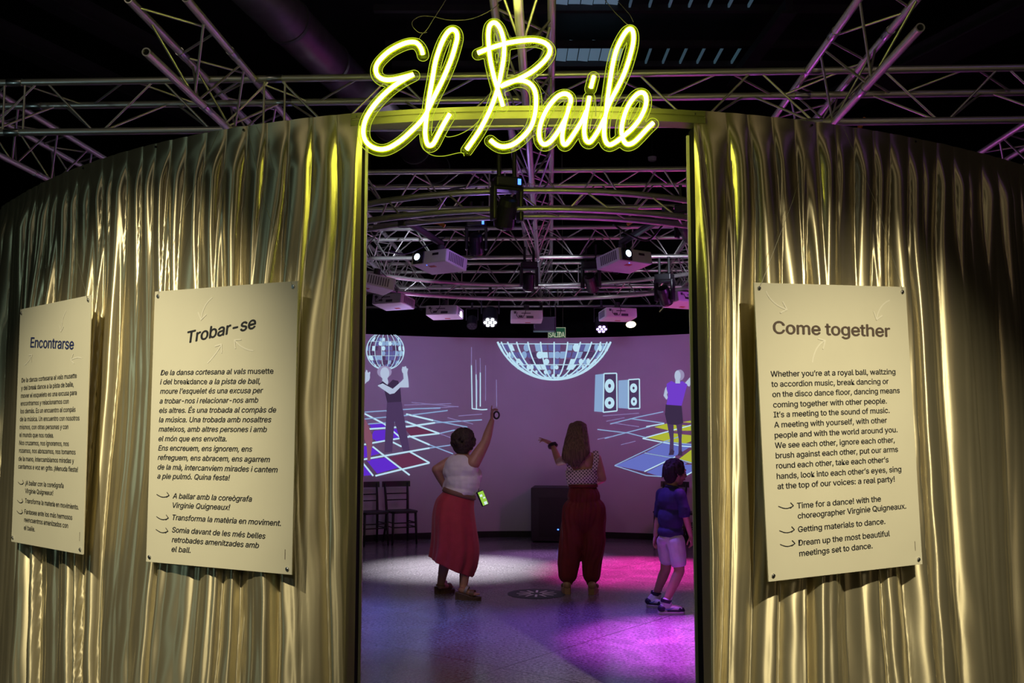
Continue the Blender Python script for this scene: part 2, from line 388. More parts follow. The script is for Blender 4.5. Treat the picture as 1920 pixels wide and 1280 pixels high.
def panel(label, loc, ang, zoom, head, body, bullets, arrows, hang, deco, headmat, size=.0560, hsize=.124):
    t = thing('text_panel', label, 'sign', loc)
    R = Matrix.Rotation(math.radians(ang[0]), 3, 'Z') @ Matrix.Rotation(math.radians(ang[1]), 3, 'X') @ Matrix.Rotation(math.radians(ang[2]), 3, 'Y')
    t.rotation_euler = R.to_euler(); loc = V(loc)
    ox, oy, k = zoom
    def uv(q):                                             # crop pixel -> panel plane
        d = ray(ox + q[0] / k, oy + q[1] / k); n = R @ V((0, 1, 0)); P = CAM + d * ((loc - CAM).dot(n) / d.dot(n)); l = R.transposed() @ (P - loc); return l.x, l.z
    mb = MB(); mb.box((0, .004, 0), (PW, .008, PH)); mb.build('board', M['board'], t, bevel=.001)
    def line(mb, s, l, r, sz, shear, wt):
        vs, fs = text_mesh(s, sz, shear, wt); (x0, z0), (x1, z1) = uv(l), uv(r)
        lo, hi = vs[:, 0].min(), vs[:, 0].max(); sc = math.hypot(x1 - x0, z1 - z0) / (hi - lo); a = math.atan2(z1 - z0, x1 - x0)
        X = (vs[:, 0] - lo) * sc; Z = vs[:, 1]
        mb.add([(x0 + x * math.cos(a) - z * math.sin(a), -.0012 - .00012 * l_, z0 + x * math.sin(a) + z * math.cos(a)) for x, z, l_ in zip(X, Z, vs[:, 2])], fs)
    mb = MB(); line(mb, head[0], head[1], head[2], hsize, head[3], .017); mb.build('heading', headmat, t)
    for s, l, r, sh in body: mb = MB(); line(mb, s, l, r, size, sh, .011); mb.build('text_line', M['ink'], t)
    for s, l, r, sh in bullets: mb = MB(); line(mb, s, l, r, size, sh, .011); mb.build('bullet_text', M['ink'], t)
    for l, r in arrows:
        (x0, z0), (x1, z1) = uv(l), uv(r); mb = MB(); n = 8; z0 += .006; L = x1 - x0
        pts = [(x0 + L * i / n, z0 + (z1 - z0) * i / n - .012 * math.sin(PI * i / n)) for i in range(n + 1)]
        arrow_poly(mb, pts, .0045); arrow_poly(mb, [(x1 - .016, z1 + .017), (x1, z1 + .002), (x1 - .019, z1 - .010)], .0045, -.002); mb.build('arrow', M['ink'], t)
    for pts in deco:
        q = [uv(p) for p in pts]; mb = MB(); a = V((*q[0], 0)); b = V((*q[1], 0)); c = V((*q[2], 0))
        cur = [(a * (1 - u) ** 2 + b * 2 * u * (1 - u) + c * u * u) for u in [i / 8 for i in range(9)]]
        arrow_poly(mb, [(p.x, p.y) for p in cur], .007); d = (cur[8] - cur[6]).normalized(); n = V((-d.y, d.x, 0))
        arrow_poly(mb, [(p.x, p.y) for p in (c - d * .035 + n * .03, c, c - d * .035 - n * .03)], .007, -.002); mb.build('pale_arrow', M['faint'], t)
    for sx in (-1, 1):
        for sz in (-1, 1):
            mb = MB(); c = V((sx * (PW / 2 - .028), 0, sz * (PH / 2 - .028))); mb.tube([c + V((0, .002, 0)), c + V((0, -.006, 0))], .010, 14); mb.tube([c + V((0, -.006, 0)), c + V((0, -.009, 0))], .006, 10); mb.build('screw', M['steel'], t, smooth=False)
    Ri = R.transposed()
    for sx, (px, py) in zip((-1, 1), hang):
        p = atZ(px, py, ZT - .02); a = math.atan2(p.x - CX, -(p.y - CY)); p = pol(a, rad(a) + .015, ZT - .02); q = V((sx * (PW / 2 - .028), -.008, PH / 2 - .028))
        e = Ri @ (p - loc); m1 = q.lerp(e, .5) + V((0, -.035, 0)); mb = MB(); mb.tube([q, q.lerp(m1, .6) , m1, m1.lerp(e, .5) , e], .0011, 6); mb.build('hanging_wire', M['wire'], t)
    mb = MB(); mb.box((PW / 2 - .045, -.0008, -PH / 2 + .10), (.003, .0006, .05)); mb.build('credit_line', M['inkbrown'], t)
    return t
Z1 = (1380, 500, 2.0975); Z2 = (0, 540, 2.285)
panel('cream text panel headed Come together, on the right-hand curtain', (1.726, 5.063, 1.611), (22.43, .29, -1.98), Z1,
      ('Come together', (145, 262), (607, 275), 0),
      [("Whether you\u2019re at a royal ball, waltzing", (136, 432), (627, 422), 0), ('to accordion music, break dancing or', (139, 472), (600, 460), 0),
       ('on the disco dance floor, dancing means', (143, 512), (644, 496), 0), ('coming together with other people.', (146, 553), (593, 537), 0),
       ("It\u2019s a meeting to the sound of music.", (148, 592), (604, 574), 0), ('A meeting with yourself, with other', (150, 632), (594, 613), 0),
       ('people and with the world around you.', (152, 673), (635, 650), 0), ('We see each other, ignore each other,', (153, 713), (624, 690), 0),
       ('brush against each other, put our arms', (156, 753), (637, 727), 0), ("round each other, take each other\u2019s", (158, 793), (600, 768), 0),
       ("hands, look into each other\u2019s eyes, sing", (160, 834), (650, 805), 0), ('at the top of our voices: a real party!', (163, 874), (624, 844), 0)],
      [('Time for a dance! with the', (240, 950), (570, 922), 0), ('choreographer Virginie Quigneaux.', (243, 990), (669, 950), 0), ('Getting materials to dance.', (244, 1043), (587, 1010), 0),
       ('Dream up the most beautiful', (246, 1096), (605, 1058), 0), ('meetings set to dance.', (249, 1138), (537, 1106), 0)],
      [((167, 946), (225, 940)), ((171, 1042), (229, 1034)), ((174, 1096), (231, 1088))], ((1530, 229), (1580, 237)),
      [((118, 97), (140, 150), (200, 168)), ((603, 132), (560, 150), (552, 208)), ((300, 375), (308, 310), (350, 290))], M['inkbrown'])
panel('cream text panel headed Trobar-se, left of the doorway', (-1.571, 5.177, 1.62), (-25.91, .55, .43), Z2,
      ('Trobar-se', (806, 235), (1100, 170), .22),
      [('De la dansa cortesana al vals', (688, 373), (1054, 367), .22), ('musette', (1062, 367), (1172, 366), 0), ('i del', (686, 412), (738, 411), .22), ('breakdance', (746, 411), (888, 411), 0), ('a la pista de ball,', (896, 411), (1116, 409), .22),
       ('moure l\u2019esquelet \u00e9s una excusa per', (686, 452), (1128, 449), .22), ('a trobar-nos i relacionar-nos amb', (684, 494), (1107, 490), .22), ('els altres. \u00c9s una trobada al comp\u00e0s de', (682, 534), (1184, 532), .22),
       ('la m\u00fasica. Una trobada amb nosaltres', (681, 574), (1163, 574), .22), ('mateixos, amb altres persones i amb', (680, 614), (1144, 616), .22), ('el m\u00f3n que ens envolta.', (679, 655), (971, 656), .22),
       ('Ens encreuem, ens ignorem, ens', (678, 695), (1081, 700), .22), ('refreguem, ens abracem, ens agarrem', (676, 735), (1157, 745), .22), ('de la m\u00e0, intercanviem mirades i cantem', (675, 776), (1190, 789), .22), ('a ple pulm\u00f3. Quina festa!', (674, 815), (986, 823), .22)],
      [('A ballar amb la core\u00f2grafa', (740, 900), (1080, 914), .22), ('Virginie Quigneaux!', (740, 940), (987, 950), .22), ('Transforma la mat\u00e8ria en moviment.', (739, 992), (1204, 1018), .22),
       ('Somia davant de les m\u00e9s belles', (737, 1045), (1138, 1073), .22), ('retrobades amenitzades amb', (736, 1087), (1110, 1113), .22), ('el ball.', (735, 1128), (817, 1133), .22)],
      [((672, 888), (725, 888)), ((671, 983), (722, 985)), ((669, 1038), (720, 1041))], ((400, 241), (455, 233)),
      [((910, 40), (870, 70), (862, 135)), ((890, 320), (925, 285), (950, 240)), ((1085, 268), (1040, 265), (1005, 222))], M['ink'])
panel('cream text panel headed Encontrarse, at the far left', (-2.853, 5.942, 1.635), (-41.4, .47, -.05), Z2,
      ('Encontrarse', (130, 253), (316, 262), 0),
      [('De la danza cortesana al vals musette', (93, 404), (329, 384), 0), ('y del break dance a la pista de baile,', (91, 437), (316, 421), 0), ('mover el esqueleto es una excusa para', (90, 470), (329, 457), 0), ('encontrarnos y relacionarnos con', (89, 503), (295, 494), 0),
       ('los dem\u00e1s. Es un encuentro al comp\u00e1s', (88, 536), (324, 529), 0), ('de la m\u00fasica. Un encuentro con nosotros', (86, 570), (341, 566), 0), ('mismos, con otras personas y con', (85, 604), (293, 603), 0), ('el mundo que nos rodea.', (84, 637), (230, 640), 0),
       ('Nos cruzamos, nos ignoramos, nos', (83, 671), (295, 676), 0), ('rozamos, nos abrazamos, nos tomamos', (82, 704), (324, 712), 0), ('de la mano, intercambiamos miradas y', (80, 739), (317, 749), 0), ('cantamos a voz en grito. \u00a1Menuda fiesta!', (79, 772), (334, 787), 0)],
      [('\u00a1A bailar con la core\u00f3grafa', (109, 843), (273, 856), 0), ('Virginie Quigneaux!', (108, 877), (228, 887), 0), ('Transforma la materia en movimiento.', (107, 919), (337, 948), 0),
       ('Fantasea ante los m\u00e1s hermosos', (105, 966), (310, 992), 0), ('reencuentros amenizados con', (104, 1000), (292, 1027), 0), ('el baile.', (103, 1034), (150, 1042), 0)],
      [((78, 834), (102, 834)), ((75, 912), (99, 914)), ((73, 958), (98, 961))], ((72, 340), (118, 320)),
      [((285, 95), (268, 120), (262, 185)), ((105, 330), (125, 315), (138, 285)), ((350, 300), (330, 290), (305, 308))], M['inkblue'])

# ------------------------------------------------------------------ neon sign
SY = 4.74
def za(x, y): return atY(660 + x / 4.57, 20 + y / 4.57, SY)
def zb(x, y): return atY(940 + x / 4.57, 20 + y / 4.57, SY)
def spline(pts, sub=6):
    pts = [V(p) for p in pts]; out = []
    for i in range(len(pts) - 1):
        p0 = pts[max(i - 1, 0)]; p1 = pts[i]; p2 = pts[i + 1]; p3 = pts[min(i + 2, len(pts) - 1)]
        for k in range(sub):
            t = k / sub; out.append(.5 * (2 * p1 + (p2 - p0) * t + (2 * p0 - 5 * p1 + 4 * p2 - p3) * t * t + (3 * p1 - p0 - 3 * p2 + p3) * t ** 3))
    out.append(pts[-1]); return out
A_ = lambda L: [za(*p) for p in L]
B_ = lambda L: [zb(*p) for p in L]
letters = {
 'letter_e_capital': [A_([(606, 372), (597, 335), (575, 297), (543, 272), (490, 270), (420, 292), (330, 340), (255, 405), (212, 465), (205, 520), (228, 565), (278, 590), (350, 590), (440, 570), (528, 546)]),
                      A_([(528, 546), (440, 592), (350, 652), (250, 742), (165, 845), (112, 945), (97, 1040), (115, 1112), (165, 1162), (240, 1187), (320, 1172), (420, 1110), (520, 1020), (600, 935), (650, 855)])],
 'letter_l': [A_([(650, 855), (705, 735), (775, 595), (845, 430), (886, 300), (902, 220), (885, 170), (845, 165), (800, 215), (755, 310), (715, 440), (690, 580), (665, 720), (645, 860), (631, 980), (628, 1060), (640, 1130), (665, 1155), (700, 1135), (742, 1055), (790, 965), (838, 885)])],
 'letter_b_capital': [A_([(1292, 815), (1278, 765), (1250, 680), (1215, 560), (1185, 420), (1172, 300), (1168, 200), (1180, 130), (1210, 103), (1245, 117), (1280, 180), (1303, 280), (1300, 400), (1280, 520), (1255, 640), (1215, 770), (1160, 900), (1090, 1030), (1030, 1120), (982, 1188)]),
                      A_([(1078, 362), (1180, 322)]) + B_([(20, 285), (100, 268), (200, 255), (290, 253), (370, 275), (414, 320), (408, 375), (360, 440), (280, 510), (190, 565), (90, 610), (-5, 648)]),
                      B_([(-5, 648), (60, 615), (140, 597), (210, 606), (265, 645), (293, 710), (297, 800), (285, 900), (250, 1000), (180, 1085), (100, 1145), (20, 1165)]) + A_([(1240, 1150), (1185, 1108)])],
 'letter_a': [B_([(585, 825), (595, 760), (575, 722), (530, 712), (470, 745), (400, 830), (350, 930), (325, 1030), (332, 1108), (367, 1145), (420, 1120), (480, 1045), (530, 960), (567, 875), (585, 800)]), B_([(585, 800), (565, 880), (540, 970), (523, 1060), (527, 1128), (552, 1145), (592, 1098), (650, 1010), (700, 925), (728, 855)])],
 'letter_i': [B_([(755, 735), (735, 850), (715, 970), (711, 1050), (725, 1108), (755, 1125), (790, 1090), (840, 1010), (885, 915)]), B_([(793, 560), (767, 660)])],
 'letter_l_': [B_([(885, 915), (920, 810), (950, 745), (1003, 645), (1060, 520), (1105, 380), (1130, 270), (1130, 190), (1110, 157), (1075, 172), (1030, 240), (985, 340), (955, 460), (935, 580), (915, 720), (900, 850), (885, 960), (881, 1060), (897, 1125), (930, 1148), (980, 1125), (1030, 1088)])],
 'letter_e': [B_([(1030, 1088), (1120, 1010), (1190, 920), (1235, 820), (1240, 745), (1220, 707), (1180, 706), (1130, 750), (1080, 830), (1045, 930), (1030, 1020), (1042, 1100), (1077, 1143), (1130, 1130), (1190, 1075), (1250, 1010), (1302, 960)])]}
M['core'] = glow('neon_core', (.97, 1, .14), 60)
M['jacket'] = sheer('neon_silicone', (1, 1, 1), .60, (.80, .98, .0), 1.0)
M['acryl'] = sheer('acrylic_halo', (.80, .92, .12), .028)  # neon halo put into the sheet as a yellow-green scattering tint
M['acryl_edge_glow'] = sheer('acrylic_edge', (1, 1, 1), .8, (.50, .62, .03), 1.0)  # emission stands in for neon light piped to the sheet's edge
sign = thing('neon_sign', 'yellow-green neon sign reading El Baile hanging over the doorway', 'neon sign', (0, SY, 2.9))
off = -V((0, SY, 2.9)); allpts = []
for nm, strokes in letters.items():
    mj, mc = MB(), MB()
    for st in strokes:
        q = [p + off for p in spline(st)]; allpts.append(np.array([(p.x, p.z) for p in q]))
        mj.tube(q, .0162, 12); mc.tube(q, .0098, 10)
    j = mj.build('neon_letter', M['jacket'], sign, smooth=True); mc.build('glowing_core', M['core'], j, smooth=True)
# contour-cut clear backing: all points nearer than r to a stroke
gs = .005; AP = np.concatenate(allpts); xs = np.arange(AP[:, 0].min() - .06, AP[:, 0].max() + .06, gs); zs = np.arange(AP[:, 1].min() - .06, AP[:, 1].max() + .06, gs); GX, GZ = np.meshgrid(xs, zs, indexing='ij'); DF = np.full(GX.shape, 9.)
for P in allpts:
    for a, b in zip(P[:-1], P[1:]):
        d = b - a; l2 = d @ d
        if l2 < 1e-12: continue
        t = np.clip(((GX - a[0]) * d[0] + (GZ - a[1]) * d[1]) / l2, 0, 1); DF = np.minimum(DF, np.hypot(GX - a[0] - t * d[0], GZ - a[1] - t * d[1]))
DF -= .030
mb = MB(); seg = []
for i, j in zip(*np.where(np.minimum.reduce([DF[:-1, :-1], DF[1:, :-1], DF[1:, 1:], DF[:-1, 1:]]) < 0)):
    cs = [(i, j), (i + 1, j), (i + 1, j + 1), (i, j + 1)]; poly = []; cross = []
    for k in range(4):
        a, b = cs[k], cs[(k + 1) % 4]; da, db = DF[a], DF[b]; pa = V((xs[a[0]], .018, zs[a[1]])); pb = V((xs[b[0]], .018, zs[b[1]]))
        if da < 0: poly.append(pa)
        if (da < 0) != (db < 0): p = pa.lerp(pb, da / (da - db)); poly.append(p); cross.append(p)
    if len(poly) > 2: mb.poly(poly)
    if len(cross) == 2: seg.append(cross)
mb.build('acrylic_backing', M['acryl'], sign)
mb = MB(); key = lambda p: (round(p.x, 5), round(p.z, 5)); nxt = {}
for a, b in seg:
    nxt.setdefault(key(a), []).append(b); nxt.setdefault(key(b), []).append(a)
seen = set()
for a, b in seg:
    k = (min(key(a), key(b)), max(key(a), key(b)))
    if k in seen: continue
    loop = [a, b]; seen.add(k)
    while True:
        c = loop[-1]; go = None
        for q in nxt[key(c)]:
            kk = (min(key(c), key(q)), max(key(c), key(q)))
            if kk not in seen: go = q; seen.add(kk); break
        if go is None: break
        loop.append(go)
    if len(loop) > 4: mb.tube(loop[::2] + [loop[-1]], .0019, 5, cap=False)
mb.build('acrylic_edge', M['acryl_edge_glow'], sign)
for pts in ([(570, 240), (597, 195), (640, 155), (700, 60), (765, -40), (850, -180)], [(640, 178), (575, 180), (520, 130), (520, 80), (590, 40), (700, 45), (820, 72), (960, 72), (1060, 50), (1170, 0), (1260, -60)]):
    mb = MB(); mb.tube([p + off + V((0, .01, 0)) for p in spline([za(*q) for q in pts])], .0018, 6); mb.build('hanging_wire', M['wire'], sign)
for pts in ([(1110, 130), (1075, 105), (1020, 50), (970, 0), (850, -150)], [(1132, 90), (1110, 40), (1070, -10), (1000, -90)]):
    mb = MB(); mb.tube([p + off + V((0, .01, 0)) for p in spline([zb(*q) for q in pts])], .0018, 6); mb.build('hanging_wire', M['wire'], sign)
mb = MB(); mb.tube([p + off + V((0, .022, 0)) for p in spline([za(790, 1055), za(820, 1070), za(900, 1055), za(1000, 1005), za(1080, 935), za(1135, 850), za(1200, 840), zb(-30, 850)])], .0018, 6); mb.build('feed_wire', M['acryl_edge_glow'], sign)  # feed wire shares the painted-in glow of the acrylic edge
mb = MB(); mb.tube([p + off + V((0, .022, 0)) for p in spline([za(590, 1075), za(610, 1170), za(680, 1225), za(780, 1235), za(930, 1205), za(960, 1235)])], .0018, 6); mb.build('feed_wire', M['acryl_edge_glow'], sign)
mb = MB(); mb.tube([p + off + V((0, .022, 0)) for p in spline([zb(300, 580), zb(350, 660), zb(410, 720)])], .002, 6); mb.tube([p + off + V((0, .022, 0)) for p in spline([zb(806, 720), zb(812, 800), zb(812, 890)])], .003, 6); mb.build('feed_wire', M['blackp'], sign)

# ------------------------------------------------------------------ trusses
GY = math.radians(2.3); GU = V((math.cos(GY), -math.sin(GY), 0)); GW = V((math.sin(GY), math.cos(GY), 0))
def cyl_mesh(name, m, n=12):
    mb = MB(); mb.rings([[V((math.cos(2 * PI * k / n), math.sin(2 * PI * k / n), z)) for k in range(n)] for z in (0, 1)]); me = mb.mesh(name, m)
    for p in me.polygons: p.use_smooth = len(p.vertices) == 4
    return me
CHORD = cyl_mesh('chord', M['alu'], 14); BRACE = cyl_mesh('brace', M['alu'], 8); CLAMP = cyl_mesh('coupler', M['steel'], 12)
def rod(name, me, a, b, r, parent):
    o = bpy.data.objects.new(name, me); link(o, parent); d = b - a
    o.matrix_local = Matrix.LocRotScale(a, d.to_track_quat('Z', 'Y'), V((r, r, d.length))); return o
def open_tube(parent, a, b, r):
    d = (b - a).normalized(); x = d.cross(V((0, 0, 1))).normalized(); y = d.cross(x); n = 16
    ring = lambda c, rr: [c + (x * math.cos(2 * PI * k / n) + y * math.sin(2 * PI * k / n)) * rr for k in range(n)]
    mb = MB(); mb.rings([ring(a + d * .3, r * .72), ring(a, r * .72), ring(a, r), ring(b, r)], cap=False); return mb.build('chord', M['alu'], parent, smooth=False)
def truss(label, base, axis, length, offs, step, group='aluminium truss lines of the lighting grid', faces=((0, 1), (1, 2), (0, 2)), phase=0, posts=(), couple=2.0, open_ends=None, post=True):
    """offs: three chord offsets (vectors) from the base line"""
    t = thing('lighting_truss', label, 'truss', base, 0, None); ax = axis.normalized()
    for k, o in enumerate(offs):
        e0 = ax * (open_ends[k] if open_ends else 0)
        if open_ends: open_tube(t, o + e0, o + ax * length, .0255)
        else: rod('chord', CHORD, V(o), o + ax * length, .0255, t)
    n = int(length / step); cnt = 0
    for fi, (i, j) in enumerate(faces):
        for q in range(n):
            s0 = (q + (0 if fi != 1 else .5)) * step + phase
            a, b = (offs[i], offs[j]) if q % 2 == 0 else (offs[j], offs[i])
            if s0 + step > length: continue
            if open_ends and s0 < max(open_ends): continue
            if cnt < 92: rod('brace', BRACE, a + ax * (s0 + .03), b + ax * (s0 + step - .03), .0085, t); cnt += 1
    q = couple * .5
    while q < length:
        for o in offs: rod('coupler', CLAMP, o + ax * (q - .055), o + ax * (q + .055), .0295, t)
        if post and cnt < 98:
            for s in (-.075, .075): rod('brace', BRACE, offs[0] + ax * (q + s), offs[1] + ax * (q + s), .0085, t); cnt += 1
        q += couple
    return t
zl, zu = 3.73, 4.10
tr_off = [V((0, 0, 0)), V((0, 0, zu - zl)), GW * .27 + V((0, 0, .29))]
names = ['aluminium truss spanning the whole frame just above the curtain tops', 'first crosswise aluminium truss inside the room, just under the neon letters', 'second crosswise aluminium truss inside, level with the upper ring of lights',
         'third crosswise aluminium truss inside, behind the two large white projectors', 'farthest crosswise aluminium truss, low above the far wall']
for k, (yy, L0, L1) in enumerate(((236, 6.6, 6.6), (390, 3.2, 3.4), (482, 3.6, 3.9), (539, 4.0, 4.2), (574.5, 4.4, 4.6))):
    b = atZ(1000, yy, zl) - GU * L0; L = L0 + L1
    truss(names[k], b, GU, L, tr_off, max(.29, L / 31), phase=.07, couple=1.9)
re_off = [V((0, 0, 0)), GU * -.17 + V((0, 0, zu - zl)), GU * .17 + V((0, 0, zu - zl))]
P0 = atZ(1000, 236, zl)
def rec(label, X0, y0, y1, open_ends=None):
    b = P0 + GU * (X0 - P0.x) + GW * ((y0 - P0.y) / GW.y - 0); return truss(label, b, GW, y1 - y0, re_off, max(.3, (y1 - y0) / 30), couple=1.9, open_ends=open_ends, post=False)
rec('aluminium truss running away behind the neon letter B, down the middle of the room', .11, 3.4, 17.2)
rec('cut-off aluminium truss with open tube ends at upper left, running back into the room', -2.02, 5.18, 16.8, (0, .12, .12))
rec('cut-off aluminium truss with open tube ends at upper right, running back into the room', 2.24, 5.02, 17.2, (0, -.25, .05))
rec('aluminium truss running back at the far left, above the low end of the left curtain', -4.02, 6.75, 15.5)
rec('aluminium truss running back at the far right, barely showing above the right curtain', 4.33, 6.75, 15.5)

# ring truss over the dance floor
rt = thing('ring_truss', 'round aluminium truss ring under the grid carrying the projectors', 'truss', (CX, CY, 3.30))
zr = atZ(1000, 392, 3.30); RR = CY - zr.y
for dr, dz in ((0, 0), (-.16, -.02), (-.09, .17)):
    mb = MB(); mb.tube([V((math.cos(2 * PI * k / 96) * (RR + dr), math.sin(2 * PI * k / 96) * (RR + dr), dz)) for k in range(97)], .0255, 10, cap=False); mb.build('ring_chord', M['alu'], rt, smooth=True)
for k in range(84):
    a = 2 * PI * k / 84; a2 = 2 * PI * (k + 1) / 84; pr = [(0, 0), (-.16, -.02), (-.09, .17)]; i, j = [(0, 1), (1, 2), (2, 0)][k % 3]
    f = lambda an, q: V((math.cos(an) * (RR + q[0]), math.sin(an) * (RR + q[0]), q[1])); rod('brace', BRACE, f(a, pr[i]), f(a2, pr[j]), .008, rt)

# ------------------------------------------------------------------ fixtures on the trusses
M['lens'] = glow('projector_lens_light', (.55, .75, 1), 9)
M['led'] = glow('white_led', (.85, .92, 1), 6)
M['ledp'] = glow('violet_led', (.55, .4, 1), 4)
M['ledb'] = glow('blue_led', (.05, .16, 1), 4)
M['slit'] = glow('lamp_face', (.9, .92, 1), 4)
M['warm'] = glow('warm_lamp', (1, .82, .5), 8)
M['vent'] = mat('vent_slots', (.16, .14, .17), .6)
M['ports'] = mat('port_panel', (.08, .07, .09), .5)
M['red'] = mat('red_sticker', (.45, .06, .03), .5)
def projector(label, px, py, Y, yaw, tilt, lit=False, arm=None, s=1.0):
    p = atY(px, py, Y); t = thing('projector', label, 'projector', p, 0, None)
    t.rotation_euler = (Matrix.Rotation(math.radians(yaw), 3, 'Z') @ Matrix.Rotation(math.radians(tilt), 3, 'X')).to_euler(); t.scale = (s, s, s)
    mb = MB(); mb.box((0, 0, 0), (.41, .33, .125)); body = mb.build('body', M['white_plastic'], t, bevel=.012)
    mb = MB()
    for k in range(9): mb.box((.2055, -.12 + k * .026, .0), (.004, .014, .085)); 
    mb.build('side_vent', M['vent'], t)
    mb = MB()
    for k in range(9): mb.box((-.2055, -.12 + k * .026, .0), (.004, .014, .085))
    mb.build('side_vent', M['vent'], t)
    mb = MB(); mb.box((-.115, -.168, 0), (.12, .02, .115)); fr = mb.build('lens_bezel', M['blackp'], t, bevel=.008)
    mb = MB(); mb.tube([V((-.115, -.176, 0)), V((-.115, -.196, 0))], .047, 24); ln = mb.build('lens_barrel', M['blackp'], t, smooth=False)
    mb = MB(); mb.ell((-.115, -.192, 0), (.034, .012, .034)); mb.build('lens', M['lens'] if lit else M['grille'], t, smooth=True)
    mb = MB(); mb.box((.075, -.166, .02), (.07, .004, .022)); mb.build('front_slot', M['blackp'], t)
    mb = MB(); mb.box((-.04, .166, -.03), (.09, .004, .03)); mb.box((.08, .166, -.02), (.05, .004, .024)); mb.box((.15, .166, .03), (.03, .004, .03)); mb.box((.01, .166, .02), (.12, .004, .01)); mb.build('port_panel', M['ports'], t)
    mb = MB(); mb.box((-.02, -.07, -.0635), (.07, .045, .002)); mb.build('sticker', M['red'], t)
    mb = MB(); mb.tube([V((0, 0, .06)), V((0, 0, .085))], .10, 20); mb.tube([V((0, 0, .085)), V((0, 0, .16))], .035, 14); mb.build('ceiling_mount', M['grille'], t)
    mb = MB(); mb.tube([V(q) for q in ((.12, .166, .03), (.135, .20, -.01), (.11, .225, -.05), (.05, .23, -.045), (.02, .20, .02), (.01, .12, .09), (0, .04, .14))], .004, 6); mb.build('power_cable', M['blackp'], t)
    if lit:
        mb = MB(); mb.ell((-.05, -.12, -.064), (.005, .005, .003)); mb.build('status_light', M['ledb'], t)
    if arm:
        top = p + V((0, 0, .16)) * s; bar = thing('mounting_bar', arm[0], 'bar', top); q = atY(*arm[1:]) - top
        mb = MB(); d = q.normalized(); mb.tube([V((0, 0, 0)) - d * .06 + V((0, 0, .03)), q], .032, 10); mb.tube([q - V((0, 0, .06)), q + V((0, 0, .06))], .05, 10); mb.build('pole', M['black'], bar)
    return t
projector('large white projector at left with its lens lit, under the ring truss', 824, 491, 8.9, -33, -9, True, ('black bar carrying the large projector at left', 757, 412, 7.75))
projector('large white projector at right with its lens lit, under the ring truss', 1170, 489, 8.9, 35, -9, True, ('black bar carrying the large projector at right', 1252, 402, 7.9))
projector('white projector cut by the left edge of the doorway, vents towards us', 703, 532, 9.9, -68, -10, True)
projector('white projector seen from behind, low at the left of the doorway', 738, 566, 11.6, 155, 8)
projector('white projector seen from behind, between the left edge and the middle', 834, 586, 12.2, 168, 5)
projector('white projector seen from behind, in the middle above the exit sign', 987, 594, 12.4, 181, 3)
projector('white projector seen from behind, right of the middle, by the warm lamp', 1158, 590, 12.2, 192, 4)
projector('white projector seen from behind, cut by the right edge of the doorway', 1282, 563, 11.5, 207, 8)

def moving_head(label, px, py, Y, yaw, tilt, s=1, face=True, blue=None):
    t = thing('moving_head_light', label, 'stage light', atY(px, py, Y), math.radians(yaw)); t.scale = (s, s, s)
    mb = MB(); mb.box((0, 0, .24), (.24, .17, .09)); mb.build('base', M['blackp'], t, bevel=.015)
    mb = MB()
    for x in (-.12, .12): mb.box((x, 0, .06), (.035, .11, .30))
    mb.box((0, 0, .185), (.27, .12, .03)); mb.build('yoke', M['blackp'], t, bevel=.012)
    R = Matrix.Rotation(math.radians(tilt), 3, 'X'); mb = MB(); pts = [R @ V((0, 0, z)) for z in (.12, .11, .06, -.06, -.12, -.15)]
    mb.tube(pts, [.04, .075, .085, .085, .092, .085], 20); h = mb.build('head', M['blackp'], t, smooth=False)
    mb = MB(); a = R @ V((0, 0, -.148)); b = R @ V((0, 0, -.156)); mb.tube([a, b], .07, 20); mb.build('lamp_face', M['slit'] if face else M['grille'], h)
    if blue: mb = MB(); mb.box((.085, -.087, .24), (.028, .006, .05)); mb.build('display', M['ledb'], t)
    for x in (-.07, .07): mb = MB(); mb.tube([V((x, 0, .28)), V((x, 0, .52))], .02, 8); mb.build('hook_clamp', M['black'], t)
moving_head('largest black moving head light, beside the middle truss under the neon letter B', 950, 395, 7.3, 20, 35, .9, True, True)
moving_head('black moving head light with a bright face, left of the middle truss', 893, 455, 9.4, 0, 40, .8, True, True)
moving_head('black moving head light hanging close to the middle truss, low', 992, 526, 11.6, 10, 25, .8, True)
moving_head('black moving head light left of the large right-hand projector', 1108, 528, 11.7, -20, 50, .88, True)
moving_head('black moving head light at right below the end of the ring truss', 1246, 552, 11.2, -30, 40, .85, False)
moving_head('black moving head light by the right end of the upper ring, near the doorway edge', 1288, 430, 8.6, -30, 60, .8, False)
def par_light(label, px, py, Y, m, n=7, s=1):
    t = thing('par_light', label, 'stage light', atY(px, py, Y)); t.scale = (s, s, s); R = Matrix.Rotation(math.radians(-38), 3, 'X')
    mb = MB(); mb.tube([R @ V((0, 0, .22)), R @ V((0, 0, .18)), R @ V((0, 0, -.02))], [.06, .10, .10], 20); mb.build('housing', M['blackp'], t)
    mb = MB()
    for k in range(n):
        a = 2 * PI * k / 6; c = V((0, 0, -.024)) if k == 6 else V((math.cos(a) * .062, math.sin(a) * .062, -.024)); mb.tube([R @ c, R @ (c - V((0, 0, .004)))], .024, 12)
    mb.build('led_face', m, t)
    mb = MB(); mb.tube([V((-.115, .03, .1)), V((-.115, 0, .33)), V((.115, 0, .33)), V((.115, .03, .1))], .010, 8); mb.tube([V((0, 0, .33)), V((0, 0, .45))], .02, 8); mb.build('bracket', M['black'], t)
par_light('black par light with a cluster of white LEDs, above the wall left of the middle', 919, 602, 12.6, M['led'])
par_light('small black par light with violet LEDs, above the wall right of the middle', 1128, 615, 13.0, M['ledp'], 7, .85)
par_light('small unlit black par light, left of the white LED cluster', 885, 610, 13.0, M['grille'], 7, .7)
